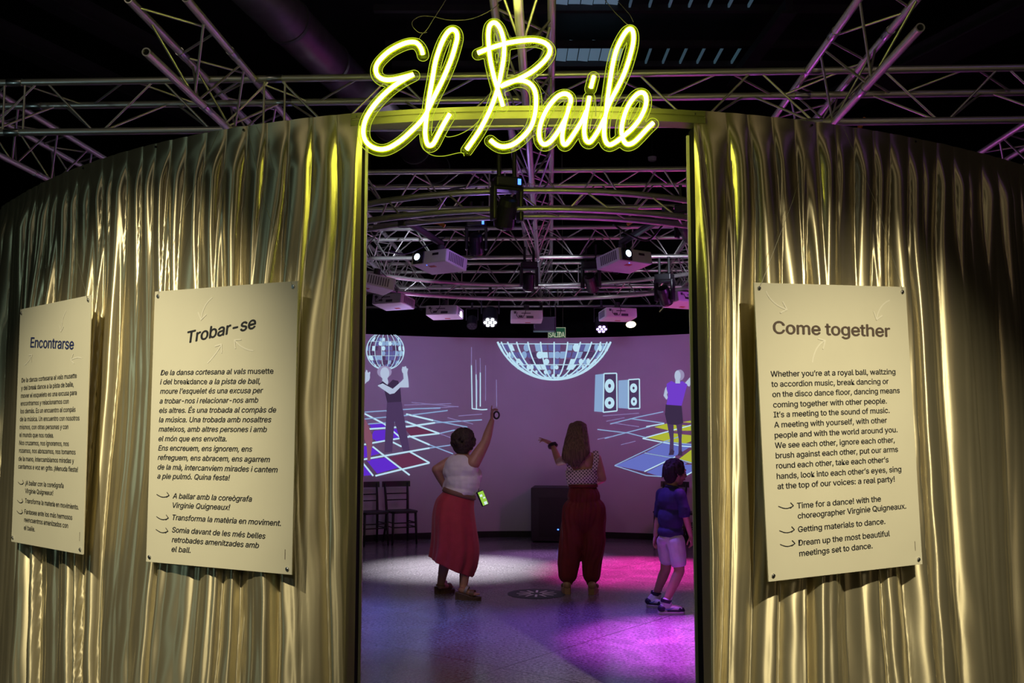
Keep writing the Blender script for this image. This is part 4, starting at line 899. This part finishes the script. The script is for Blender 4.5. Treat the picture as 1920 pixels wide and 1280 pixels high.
def frame(f, up=V((0, 0, 1))):
    f = V(f).normalized(); r = f.cross(up).normalized(); u = r.cross(f); return Matrix((r, f, u)).transposed()      # columns: right, forward, up
def head(mb, c, f, s=1.0, up=V((0, 0, 1))):
    R = frame(f, up); P = lambda x, y, z: V(c) + R @ (V((x, y, z)) * s)
    mb.ell(P(0, -.005, .028), [k * s for k in (.074, .094, .088)], R); mb.ell(P(0, .022, -.040), [k * s for k in (.058, .066, .072)], R); mb.ell(P(0, .048, -.088), [k * s for k in (.030, .030, .026)], R)
    mb.capsule(P(0, .092, .012), P(0, .108, -.026), .010 * s, .015 * s, 10); mb.ell(P(-.013, .097, -.030), [.010 * s] * 3, R, 8, 6); mb.ell(P(.013, .097, -.030), [.010 * s] * 3, R, 8, 6)
    mb.capsule(P(-.045, .075, .030), P(.045, .075, .030), .014 * s, .014 * s, 8)
    mb.ell(P(0, .086, -.060), [k * s for k in (.026, .012, .012)], R, 12, 8)
    for x in (-1, 1):
        mb.ell(P(x * .078, -.005, -.008), [k * s for k in (.011, .020, .032)], R, 12, 8); mb.ell(P(x * .045, .062, -.030), [k * s for k in (.022, .024, .026)], R, 10, 8)
def eyes(c, f, s, parent, up=V((0, 0, 1))):
    R = frame(f, up); P = lambda x, y, z: V(c) + R @ (V((x, y, z)) * s)
    for x in (-1, 1):
        mb = MB(); mb.ell(P(x * .031, .081, .008), [.0125 * s] * 3, R, 12, 8); mb.build('eye', M['eye'], parent, smooth=True)
        mb = MB(); mb.ell(P(x * .031, .0915, .008), [.006 * s, .003 * s, .006 * s], R, 10, 6); mb.build('iris', M['hair_dark'], parent)
    mb = MB(); mb.ell(P(0, .093, -.060), [.022 * s, .008 * s, .009 * s], R, 12, 8); mb.build('lips', M['lips'], parent, smooth=True)
def hand(mb, w, d, pn, side, curls, s=1.0, thumb=.5, spread=.06):
    """w wrist, d direction, pn palm normal, side +1: thumb on d x pn side"""
    d = V(d).normalized(); pn = V(pn); pn = (pn - d * d.dot(pn)).normalized(); l = d.cross(pn).normalized() * side; w = V(w)
    for k in range(4):
        o = l * (.027 - .018 * k) * s; mb.capsule(w + d * .01 * s + o * .6, w + d * .085 * s + o, .0135 * s, .0115 * s, 10)
    for k, (ln, cu) in enumerate(zip((.070, .078, .073, .056), curls)):
        o = l * (.028 - .0185 * k) * s; p = w + d * .088 * s + o; a = d + l * (.5 - k / 3) * spread * 4
        a.normalize(); seg = [.45, .30, .25]; ang = 0
        for q in range(3):
            ang += cu * (.6, .9, .6)[q]; v = a * math.cos(ang) + pn * math.sin(ang); e = p + v * ln * seg[q] * s; mb.capsule(p, e, (.0092 - .0008 * q) * s, (.0086 - .0009 * q) * s, 8); p = e
    p = w + d * .025 * s + l * .030 * s; v = (d * .65 + l * .75 + pn * .25 * thumb * 2).normalized(); e = p + v * .045 * s; mb.capsule(p, e, .0125 * s, .0105 * s, 8); v2 = (v + d * .6 + pn * thumb * .6).normalized(); mb.capsule(e, e + v2 * .030 * s, .0105 * s, .0085 * s, 8)
def limb(mb, pts, rs):
    for (a, b), (ra, rb) in zip(zip(pts[:-1], pts[1:]), zip(rs[:-1], rs[1:])): mb.capsule(a, b, ra, rb, 16)
def finish_person(body, label, loc):
    tag(body, label, 'person')
def shift(o, off):
    me = o.data; me.transform(Matrix.Translation(-off))

def loft(mb, secs, n=64, fold=lambda a, k: 0, cap=True):
    """secs: (centre, rx, ry, frame, tilt vector) rings"""
    rs = []
    for i, (c, rx, ry, R) in enumerate(secs):
        k = i / (len(secs) - 1); r = []
        for j in range(n):
            a = 2 * PI * j / n; q = 1 + fold(a, k); r.append(V(c) + R @ V((rx * q * math.cos(a), ry * q * math.sin(a), 0)))
        rs.append(r)
    mb.rings(rs, cap)
def interp(keys, n):
    """smooth interpolation of a list of tuples"""
    K = np.array([list(k) for k in keys], float); t = np.linspace(0, len(K) - 1, n); out = []
    for x in t:
        i = min(int(x), len(K) - 2); u = x - i; p0, p1, p2, p3 = K[max(i - 1, 0)], K[i], K[i + 1], K[min(i + 2, len(K) - 1)]
        out.append(.5 * (2 * p1 + (p2 - p0) * u + (2 * p0 - 5 * p1 + 4 * p2 - p3) * u * u + (3 * p1 - p0 - 3 * p2 + p3) * u ** 3))
    return out
def sole(name, m, heel, toe, h_heel, h_toe, wd, parent, z0=0.0, taper=.8):
    """wedge or flat sole from heel to toe standing on z0"""
    heel, toe = V(heel), V(toe); d = (toe - heel); L = d.length; d.normalize(); n = V((-d.y, d.x, 0)); rs = []
    for i in range(15):
        u = i / 14; x = L * u; w_ = wd * (.72 + .38 * math.sin(PI * min(1, u * .75 + .15))) * (1 if u < .85 else math.sqrt(max(.06, 1 - ((u - .85) / .16) ** 2))) * (1 if u > .08 else .75)
        h = h_heel + (h_toe - h_heel) * min(1, max(0, (u - .25) / .45)); h *= 1
        c = heel + d * x; c.z = z0
        rs.append([c + n * w_ / 2 * .92, c - n * w_ / 2 * .92, c - n * w_ / 2 + V((0, 0, h * .9)), c - n * w_ / 2 * .9 + V((0, 0, h)), c + n * w_ / 2 * .9 + V((0, 0, h)), c + n * w_ / 2 + V((0, 0, h * .9))])
    mb = MB(); mb.rings(rs); return mb.build(name, m, parent, fix=True)
def strap(name, m, c, d, rx, rz, wdt, parent, tilt=0):
    """band around a foot or ankle: centre c, axis d"""
    R = frame(d); mb = MB(); rs = []
    for i in range(33):
        a = 2 * PI * i / 32; p = V((rx * math.cos(a), 0, rz * math.sin(a))); q = p * 1.10
        rs.append([V(c) + R @ (p + V((0, -wdt / 2, 0))), V(c) + R @ (q + V((0, -wdt / 2, 0))), V(c) + R @ (q + V((0, wdt / 2, 0))), V(c) + R @ (p + V((0, wdt / 2, 0)))])
    mb.rings(rs, cap=False); return mb.build(name, m, parent, fix=True)

def rebase(root, base):
    T = Matrix.Translation(-V(base))
    for o in [root] + list(root.children_recursive):
        if o.type == 'MESH': o.data.transform(T)
    root.location = base
UPV = V((0, 0, 1))
def foot(mb, ankle, heel, toe, h0, h1, s=1.0):
    a = V(ankle); he = V(heel) + UPV * (h0 + .022 * s); ba = V(heel).lerp(V(toe), .68) + UPV * (h1 + .024 * s); d = (V(toe) - V(heel)).normalized(); n = V((-d.y, d.x, 0))
    mb.capsule(a, he + d * .035, .036 * s, .032 * s); mb.capsule(he + d * .03, ba, .030 * s, .026 * s); mb.capsule(a + d * .02, ba, .034 * s, .024 * s); mb.capsule(ba - n * .018 * s, ba + n * .018 * s, .024 * s, .024 * s)
    for k in range(5): o = n * (.030 - .015 * k) * s; mb.capsule(ba + o, ba + o * 1.1 + d * (.058 - .004 * abs(k - 1.2) * 2) * s, .0105 * s, .009 * s, 8)

# ---- woman in the red skirt
Y0 = 9.45; J = lambda px, py, dy=0: atY(px, py, Y0 + dy)
f1 = V((.55, .83, 0)).normalized(); r1 = V((f1.y, -f1.x, 0)); R1 = frame(f1)
mb = MB(); hc = J(872, 828, .03); hf = V((.62, .78, .12)); head(mb, hc, hf, 1.0)
nb = J(866, 858, .02); mb.capsule(hc + V((0, -.01, -.06)), nb, .056, .062)
mb.ell(J(862, 880, .02), (.175, .115, .16), R1); mb.ell(J(866, 915, .02), (.155, .125, .16), R1); mb.ell(J(856, 955, .0), (.132, .11, .125), R1)
sR, eR, wR = J(887, 868, -.07), J(910, 829, -.01), J(922, 789, .05); sL, eL, wL = J(842, 868, .09), J(818, 880, .03), J(833, 911, .12)
mb.capsule(nb, sR, .055, .062); mb.capsule(nb, sL, .055, .06)
limb(mb, [sR, sR.lerp(eR, .5), eR, eR.lerp(wR, .4), wR], [.068, .060, .046, .044, .027]); limb(mb, [sL, sL.lerp(eL, .5), eL, eL.lerp(wL, .4), wL], [.062, .056, .045, .041, .028])
hand(mb, wR, (.02, .1, 1), (.9, .2, .1), 1, (.05, .9, 1.0, 1.1), 1.0, .6); hand(mb, wL, (.45, .85, -.25), (.8, -.5, 0), -1, (.5, .5, .55, .6), 1.0)
aL, aR = J(826, 1097, .12), J(868, 1106, -.10); kL, kR = J(838, 1035, .06), J(875, 1040, -.04)
limb(mb, [J(848, 972, .04), kL, kL.lerp(aL, .35), aL], [.07, .060, .056, .036]); limb(mb, [J(862, 975, -.02), kR, kR.lerp(aR, .35), aR], [.07, .060, .056, .036])
hL, tL, hR, tR = atZ(817, 1113, 0), atZ(852, 1109, 0), atZ(855, 1123, 0), atZ(902, 1125, 0)
foot(mb, aL, hL + V((.02, 0, 0)), tL - V((.01, 0, 0)), .065, .03); foot(mb, aR, hR + V((.02, 0, 0)), tR - V((.01, 0, 0)), .065, .03)
w1 = fuse(mb, 'person', M['skin'], None, .0065, 3, .4); tag(w1, 'woman with short curly dark hair, white sleeveless blouse and red skirt, pointing upward', 'person')
eyes(hc, hf, 1.0, w1)
mb = MB(); rnd = random.Random(4); RH = frame(hf)                       # curly bob
mb.ell(hc + RH @ V((0, -.020, .045)), (.102, .100, .090), RH); mb.ell(hc + RH @ V((0, -.055, -.035)), (.105, .070, .085), RH)
for k in range(330):
    a = rnd.uniform(0, 2 * PI); z = rnd.uniform(-.75, 1); q = math.sqrt(max(0, 1 - z * z)); v = V((q * math.cos(a), q * math.sin(a), z))
    if v.y > .45 and v.z < .45: continue
    p = hc + RH @ V((v.x * .112, v.y * .108 - .025, v.z * .108 + .020)); mb.ell(p, [rnd.uniform(.013, .024)] * 3, None, 8, 6)
fuse(mb, 'hair', M['hair_dark'], w1, .006, 1, .15)
def wrinkle(amp, fx, fz, seed):
    def fn(p):
        q = V((p.x * fx + seed, p.y * fx, p.z * fz)); return amp * (noise.noise(q) + .5 * noise.noise(q * 2.1))
    return fn
mb = MB(); mb.ell(J(863, 880, .01), (.195, .135, .155), R1); mb.ell(J(866, 905, .01), (.185, .15, .16), R1); mb.ell(J(872, 892, .02) + f1 * .075, (.145, .085, .11), R1); mb.ell(J(861, 922, 0), (.172, .148, .075), R1)
mb.capsule(nb - UPV * .02, sR - UPV * .035 + V((-.012, 0, 0)), .068, .060); mb.capsule(nb - UPV * .02, sL - UPV * .03 + V((.012, 0, 0)), .066, .058)
mb.capsule(sR + V((-.02, 0, -.03)), J(892, 905, -.04), .05, .045); mb.capsule(J(838, 905, .05), J(836, 914, .04), .035, .03)
fuse(mb, 'blouse', M['blouse'], w1, .007, 4, .5, wrinkle(.008, 9, 14, 3))
keys = [(*J(863, 922, 0), .150, .140, 16), (*J(860, 931, 0), .162, .150, 17), (*J(854, 948, 0), .195, .172, 17), (*J(853, 975, 0), .222, .200, 18), (*J(855, 1010, 0), .240, .215, 20), (*J(853, 1040, 0), .240, .215, 22), (*J(847, 1062, 0), .228, .205, 24)]
mb = MB(); secs = []
for k in interp(keys, 40): secs.append((k[:3], k[3], k[4], Matrix.Rotation(math.radians(k[5]), 3, 'Y') @ Matrix.Rotation(.3, 3, 'Z')))
loft(mb, secs, 96, lambda a, k: k ** 1.2 * (.060 * math.sin(7 * a + .6 * k) + .045 * math.sin(13 * a + 1.3 + k)), cap=True)
mb.build('skirt', M['skirt'], w1, smooth=True, fix=True)
mb = MB(); loft(mb, [(J(862, 920.5, 0), .156, .146, secs[0][3]), (J(862, 921, 0), .165, .154, secs[0][3]), (J(860.5, 928, 0), .172, .158, secs[0][3]), (J(860, 929, 0), .160, .148, secs[0][3])], 64); mb.build('belt', M['belt'], w1, smooth=True, fix=True)
for h, t_, a in ((hL, tL, aL), (hR, tR, aR)):
    so = sole('wedge_sandal', M['cork'], h, t_, .068, .032, .085, w1); d = (t_ - h).normalized(); ba = h.lerp(t_, .66) + UPV * .06; he = h.lerp(t_, .22) + UPV * .115
    strap('toe_strap', M['leather'], ba, d, .040, .030, .045, so); strap('instep_strap', M['silver'], h.lerp(t_, .42) + UPV * .092, (d - UPV * .45), .037, .036, .025, so); strap('ankle_strap', M['leather'], a - UPV * .0 + d * .003, (d * .15 + UPV), .040, .044, .016, so)
mb = MB(); c = J(931, 778, .05); mb.tube([c + V((math.cos(k * PI / 10) * .026, .012 * math.sin(k * PI / 5), math.sin(k * PI / 10) * .034)) for k in range(21)], .009, 8); mb.build('black_hair_tie', M['blackp'], w1, smooth=True)
rebase(w1, V((hR.x, hR.y, 0)))
# phone hanging at her side
pc = J(904.5, 934, -.02); t = thing('smartphone', 'smartphone with a bright green screen at the side of the woman in red skirt', 'phone', pc); t.rotation_euler = (math.radians(8), math.radians(-22), math.radians(-12))
M['screen_on'] = glow('phone_screen', lin(150, 200, 70), 1.0); M['screen_white'] = glow('phone_screen_white', lin(215, 235, 235), 1.0)
mb = MB(); mb.box((0, 0, 0), (.074, .009, .152)); mb.build('case', M['blackp'], t, bevel=.004); mb = MB(); mb.box((.008, -.0048, 0), (.056, .001, .138)); mb.build('screen', M['screen_on'], t)
mb = MB()
for c, s in (((.014, -.0056, -.052), (.03, .0006, .03)), ((.0, -.0056, .03), (.026, .0006, .022)), ((.02, -.0056, .0), (.02, .0006, .014))): mb.box(c, s)
mb.build('screen_icons', M['screen_white'], t); Rt = t.rotation_euler.to_matrix().transposed()
mb = MB(); mb.tube([V((-.01, 0, .074)), Rt @ (J(898, 912, .0) - pc), Rt @ (J(893, 902, .02) - pc)], .003, 6); mb.build('strap', M['blackp'], t)

# ---- woman in dark red trousers
Y0 = 9.62
f2 = V((-.08, 1, 0)).normalized(); R2 = frame(f2)
mb = MB(); hc = J(1084, 813, .03); hf = V((-.22, 1, .08)); head(mb, hc, hf, .98)
nb = J(1088, 850, .0); mb.capsule(hc + V((0, -.015, -.06)), nb, .048, .055)
mb.ell(J(1090, 876, .02), (.150, .095, .17), R2); mb.ell(J(1092, 908, .01), (.128, .095, .13), R2); mb.ell(J(1095, 948, .0), (.140, .10, .12), R2)
for x in (-.052, .052): mb.ell(J(1090, 862, -.045) + R2 @ V((x * 1.1, 0, 0)), (.055, .035, .085), R2)
sR, eR, wR = J(1118, 860, .0), J(1130, 897, -.01), J(1119, 905, .2); sL, eL, wL = J(1062, 860, .02), J(1048, 866, .22), J(1036, 834, .34)
mb.capsule(nb, sR, .045, .050); mb.capsule(nb, sL, .045, .05)
limb(mb, [sR, sR.lerp(eR, .5), eR, eR.lerp(wR, .4), wR], [.052, .047, .038, .036, .024]); limb(mb, [sL, sL.lerp(eL, .5), eL, eL.lerp(wL, .4), wL], [.052, .046, .038, .036, .024])
hand(mb, wL, (-.82, .25, .50), (-.3, .3, -.85), -1, (.5, .15, .35, .6), 1.0, .3, .12); hand(mb, wR, (-.8, .35, .1), (0, .3, -1), 1, (.4, .45, .5, .5), .95)
aL, aR = J(1065, 1094, .02), J(1109, 1095, .02)
limb(mb, [J(1079, 962, 0), J(1068, 1030, .03), aL], [.08, .055, .035]); limb(mb, [J(1111, 962, 0), J(1111, 1030, .03), aR], [.08, .055, .035])
hL, tL = atZ(1064, 1114, 0), atZ(1061, 1114, 0) + V((0, .25, 0)); hR, tR = atZ(1109, 1115, 0), atZ(1117, 1115, 0) + V((.02, .245, 0))
foot(mb, aL, hL + V((0, .02, 0)), tL - V((0, .01, 0)), .06, .03, .96); foot(mb, aR, hR + V((0, .02, 0)), tR - V((0, .01, 0)), .06, .03, .96)
w2 = fuse(mb, 'person', M['skin2'], None, .0065, 3, .4); tag(w2, 'woman with long light brown hair, polka dot top and dark red trousers, seen from behind', 'person')
eyes(hc, hf, .98, w2)
mb = MB(); RH = frame(hf); mb.ell(hc + RH @ V((0, -.012, .040)), (.088, .106, .092), RH); mb.ell(hc + RH @ V((0, -.035, -.03)), (.090, .085, .10), RH); rnd = random.Random(9)
tips = [(1056, 862), (1061, 868), (1067, 872), (1073, 876), (1079, 877), (1085, 874), (1090, 868), (1095, 862), (1100, 855), (1103, 848)]
for k, (x, y) in enumerate(tips):
    top = J(1068 + 3.2 * k, 815, -.045 - .02 * math.sin(PI * k / 9)); mid = J((1068 + 3.2 * k + x) / 2 + (-2 if k < 4 else 1), 845, -.10 - .025 * math.sin(PI * k / 9)); e = J(x, y, -.125)
    limb(mb, [J(1072 + 2.5 * k, 798, -.02), top, mid, mid.lerp(e, .55), e], [.03, .036, .032, .026, .008])
fuse(mb, 'hair', M['hair_long'], w2, .0065, 4, .5, lambda p: .0035 * noise.noise(V((p.x * 60, p.y * 60, p.z * 3))))
keys = [(*J(1091, 879, .015), .158, .112), (*J(1091, 880, .015), .165, .118), (*J(1091, 893, .015), .158, .114), (*J(1092, 909, .01), .146, .112), (*J(1092, 910, .01), .138, .104)]
mb = MB(); loft(mb, [(k[:3], k[3], k[4], R2 @ Matrix.Rotation(math.radians(-5), 3, 'Y')) for k in keys], 64); mb.build('polka_dot_top', M['dots'], w2, smooth=True, fix=True)
top = w2.children[-1]
for x0, x1, sg in ((1114, 1117, 1), (1070, 1065, -1)):
    a, b, c, d = J(x0, 882, -.085), J(x1 + sg * 1, 860, -.075), J(x1, 846, .0), J(x0, 868, .12); pts = spline([a, b, c, J(x1 - sg, 850, .07), d], 8); mb = MB(); rs = []
    for i, p in enumerate(pts):
        tt = (pts[min(i + 1, len(pts) - 1)] - pts[max(i - 1, 0)]).normalized(); n = tt.cross(V((1, 0, 0))).normalized(); s = V((1, 0, 0)) * .026; rs.append([p - s - n * .006, p + s - n * .006, p + s + n * .006, p - s + n * .006])
    mb.rings(rs); mb.build('shoulder_strap', M['dots'], top, smooth=False, fix=True)
mb = MB(); mb.ell(J(1093, 920, .0), (.148, .118, .10), R2); mb.ell(J(1096, 962, -.01), (.186, .148, .20), R2); mb.ell(J(1094, 930, -.005), (.166, .134, .13), R2); mb.capsule(J(1079, 913, .0), J(1108, 912, .0), .055, .055)
limb(mb, [J(1076, 955, -.01), J(1073, 1010, .01), J(1066, 1055, .03), J(1065, 1076, .03), J(1066, 1090, .02)], [.112, .120, .112, .094, .046]); limb(mb, [J(1114, 955, -.01), J(1113, 1010, .01), J(1110, 1055, .03), J(1109, 1076, .03), J(1108, 1090, .02)], [.112, .116, .100, .088, .046])
def pleat(cx):
    def fn(p):
        a = math.atan2(p.y - 9.62, p.x - (J(1094, 1000).x)); return .0055 * math.sin(21 * a + 5 * noise.noise(p * 3.5)) * (.6 + noise.noise(p * 6)) + .008 * noise.noise(V((p.x * 8, p.y * 8, p.z * 5)))
    return fn
fuse(mb, 'harem_trousers', M['trousers'], w2, .008, 5, .5, pleat(0))
mb = MB(); loft(mb, [(J(1093, 907, .0), .142, .112, R2), (J(1093, 908, .0), .146, .116, R2), (J(1093, 912, .0), .149, .118, R2), (J(1093, 913, .0), .143, .114, R2)], 64); mb.build('waistband', M['trousers'], w2, smooth=True, fix=True)
mb = MB(); dd = (wL - eL).normalized(); RW = frame(dd); cc = wL - dd * .01; rnd = random.Random(3)
for k in range(26):
    a = 2 * PI * k / 26; mb.ell(cc + RW @ V((math.cos(a) * .036, rnd.uniform(-.008, .008), math.sin(a) * .036)), [rnd.uniform(.014, .020)] * 3, None, 8, 6)
fuse(mb, 'black_hair_tie', M['blackp'], w2, .005, 1, .4)
for h, t_, a in ((hL, tL, aL), (hR, tR, aR)):
    so = sole('heeled_sandal', M['tan'], h, t_, .062, .03, .082, w2); d = (t_ - h).normalized(); mb = MB(); mb.ell(h + d * .035 + UPV * .085, (.042, .05, .042)); fuse(mb, 'heel_counter', M['tan'], so, .006, 3, .5)
    strap('toe_strap', M['leather'], h.lerp(t_, .68) + UPV * .056, d, .040, .028, .05, so); strap('ankle_strap', M['leather'], a, (d * .1 + UPV), .039, .042, .014, so)
rebase(w2, V((J(1090, 1110).x, 9.62, 0)))

# ---- boy walking to the right
Y0 = 8.72
f3 = V((.80, .60, 0)); R3 = frame(f3); K = .82
mb = MB(); hc = J(1267, 886, 0); hf = V((.95, .30, -.06)); head(mb, hc, hf, .93)
nb = J(1259, 914, 0); mb.capsule(hc + V((-.015, 0, -.05)), nb, .042, .046)
mb.ell(J(1257, 938, 0), (.115, .08, .12), R3); mb.ell(J(1257, 975, 0), (.105, .08, .12), R3); mb.ell(J(1258, 1008, 0), (.092, .07, .075), R3)
sR, eR, wR = J(1275, 926, -.10), J(1286, 968, -.13), J(1295, 1003, -.07); sL, eL, wL = J(1241, 926, .10), J(1235, 968, .13), J(1229, 1003, .10)
mb.capsule(nb, sR, .036, .040); mb.capsule(nb, sL, .036, .04)
limb(mb, [sR, eR, eR.lerp(wR, .4), wR], [.040, .031, .031, .021]); limb(mb, [sL, eL, eL.lerp(wL, .4), wL], [.040, .031, .031, .021])
hand(mb, wR, (.25, .15, -.9), (-.6, .7, 0), -1, (.7, .8, .9, .9), K, .4); hand(mb, wL, (-.15, .1, -.9), (.8, -.4, 0), 1, (.6, .7, .8, .8), K, .4)
kR, aR, kL, aL = J(1274, 1070, -.10), J(1249, 1127, -.15), J(1248, 1068, .10), J(1230, 1113, .20)
limb(mb, [J(1266, 1018, -.05), J(1271, 1045, -.08), kR, kR.lerp(aR, .3), aR], [.066, .056, .046, .046, .029]); limb(mb, [J(1250, 1018, .05), J(1250, 1045, .08), kL, kL.lerp(aL, .3), aL], [.066, .056, .046, .046, .029])
hR, tR, hL, tL = atZ(1234, 1151, 0), atZ(1284, 1151, 0), atZ(1213, 1137, 0), atZ(1243, 1139, 0)
mb.capsule(aR, hR.lerp(tR, .3) + UPV * .05, .03, .03); mb.capsule(aL, hL.lerp(tL, .3) + UPV * .05, .03, .03)
boy = fuse(mb, 'person', M['skin2'], None, .006, 3, .4); tag(boy, 'boy in a navy polo shirt, white shorts and high-top sneakers walking to the right', 'person')
eyes(hc, hf, .93, boy)
mb = MB(); RH = frame(hf); mb.ell(hc + RH @ V((0, -.018, .038)), (.088, .100, .088), RH); mb.ell(hc + RH @ V((0, -.055, -.015)), (.082, .058, .085), RH); rnd = random.Random(5)
for k in range(150):
    a = rnd.uniform(0, 2 * PI); z = rnd.uniform(-.2, 1); q = math.sqrt(max(0, 1 - z * z)); v = V((q * math.cos(a), q * math.sin(a), z))
    if v.y > .25 and v.z < .62: continue
    p = hc + RH @ V((v.x * .086, v.y * .098 - .016, v.z * .086 + .036))
    dn = V((v.x * .25, v.y * .3 + .15, -1)).normalized(); L = rnd.uniform(.05, .085) * (1.0 if v.y < .2 else .35); mb.capsule(p, p + RH @ (dn * L) , .013, .004, 6)
fuse(mb, 'hair', M['hair_boy'], boy, .0055, 1, .4)
mb = MB(); mb.ell(J(1257, 938, 0), (.132, .098, .13), R3); mb.ell(J(1257, 972, 0), (.125, .102, .15), R3); mb.ell(J(1257, 997, 0), (.128, .105, .07), R3); mb.capsule(nb - UPV * .015, sR - UPV * .012, .052, .052); mb.capsule(nb - UPV * .015, sL - UPV * .012, .052, .052)
limb(mb, [sR, sR.lerp(eR, .85)], [.054, .050]); limb(mb, [sL, sL.lerp(eL, .85)], [.054, .050])
sh = fuse(mb, 'polo_shirt', M['navy'], boy, .0065, 4, .5, wrinkle(.006, 10, 12, 8))
mb = MB(); mb.tube([nb + R3 @ V((.050 * math.cos(k * PI / 12), .046 * math.sin(k * PI / 12), .004 - .014 * math.sin(k * PI / 12))) for k in range(25)], .011, 8); mb.build('collar', M['navy'], sh, smooth=True)
mb = MB(); mb.ell(J(1258, 1010, 0), (.128, .105, .07), R3)
limb(mb, [J(1266, 1016, -.05), J(1272, 1052, -.085)], [.090, .074]); limb(mb, [J(1250, 1016, .05), J(1250, 1046, .085)], [.088, .072])
so = fuse(mb, 'shorts', M['shorts'], boy, .0065, 3, .5, wrinkle(.007, 9, 9, 1))
bm = bmesh.new(); bm.from_mesh(so.data)
for c, d in ((J(1272, 1061, -.085), V((.15, 0, -1))),):
    bmesh.ops.bisect_plane(bm, geom=bm.verts[:] + bm.edges[:] + bm.faces[:], plane_co=c, plane_no=d, clear_outer=True)
bm.to_mesh(so.data); bm.free()
def sneaker(h, t_, a):
    d = (t_ - h).normalized(); n = V((-d.y, d.x, 0)); L = (t_ - h).length
    so = sole('sneaker', M['rubber'], h, t_, .026, .024, .084, boy)
    P = lambda u, s, z: h + d * (L * u) + n * s + UPV * z
    mb = MB(); mb.capsule(P(.17, 0, .050), P(.80, 0, .042), .036, .034); mb.capsule(P(.2, 0, .055), a + UPV * .0, .036, .038); mb.capsule(P(.35, 0, .06), a + d * .012 - UPV * .01, .034, .038); fuse(mb, 'upper', M['shoe_white'], so, .005, 3, .5)
    mb = MB(); mb.capsule(P(.80, 0, .036), P(.88, 0, .032), .038, .030); fuse(mb, 'toe_guard', M['shoe_dark'], so, .005, 2, .4)
    mb = MB(); mb.ell(P(.16, 0, .052), (.042, .042, .034)); fuse(mb, 'heel_panel', M['shoe_dark'], so, .005, 2, .4)
    strap('ankle_collar', M['shoe_dark'], a + UPV * .005, UPV + d * .2, .041, .043, .030, so)
    for s in (-1, 1):
        mb = MB(); mb.box(P(.56, s * .037, .034), (.11, .010, .014), Matrix((d, n, UPV)).transposed()); mb.build('side_panel', M['shoe_dark'], so)
        mb = MB(); q = [(.20, .052), (.30, .040), (.42, .042), (.62, .068), (.42, .054), (.30, .052)]; mb.rings([[P(u, s * .0375, z) for u, z in q], [P(u, s * .0415, z) for u, z in q]]); mb.build('side_emblem', M['shoe_blue'], so, fix=True)
    mb = MB()
    for k in range(5): u = .48 + .055 * k; z = .090 - .009 * k; mb.tube([P(u, -.022, z - .012), P(u + .01, 0, z), P(u, .022, z - .012)], .0045, 6)
    mb.build('laces', M['rubber'], so, smooth=True)
    mb = MB(); mb.capsule(P(.42, 0, .10), a + d * .045 + UPV * .035, .014, .012); mb.build('tongue', M['shoe_white'], so, smooth=True)
sneaker(hR, tR, aR); sneaker(hL, tL, aL)
rebase(boy, V((J(1258, 1100).x, Y0, 0)))

# ------------------------------------------------------------------ groups of repeats
GROUPS = {'projector': 'white projectors under the ring truss', 'lighting_truss': 'aluminium trusses of the lighting grid', 'moving_head_light': 'black moving head lights', 'par_light': 'par lights above the far wall', 'text_panel': 'text panels hanging on the curtain',
          'satin_curtain': 'gold satin curtains', 'mounting_bar': 'bars carrying the large projectors', 'cable': 'loose black cables on the trusses', 'ratchet_strap': 'straps on the trusses', 'roof_beam': 'dark roof beams', 'projected_dancer': 'dancers projected on the far wall',
          'projected_mirror_ball': 'mirror balls projected on the far wall', 'projected_loudspeaker': 'loudspeakers projected on the far wall', 'projected_dance_floor': 'dance floors projected on the far wall', 'person': 'visitors on the dance floor'}
for o in C.objects:
    g = GROUPS.get(o.name.split('.')[0])
    if g and o.parent is None and 'category' in o: o['group'] = g
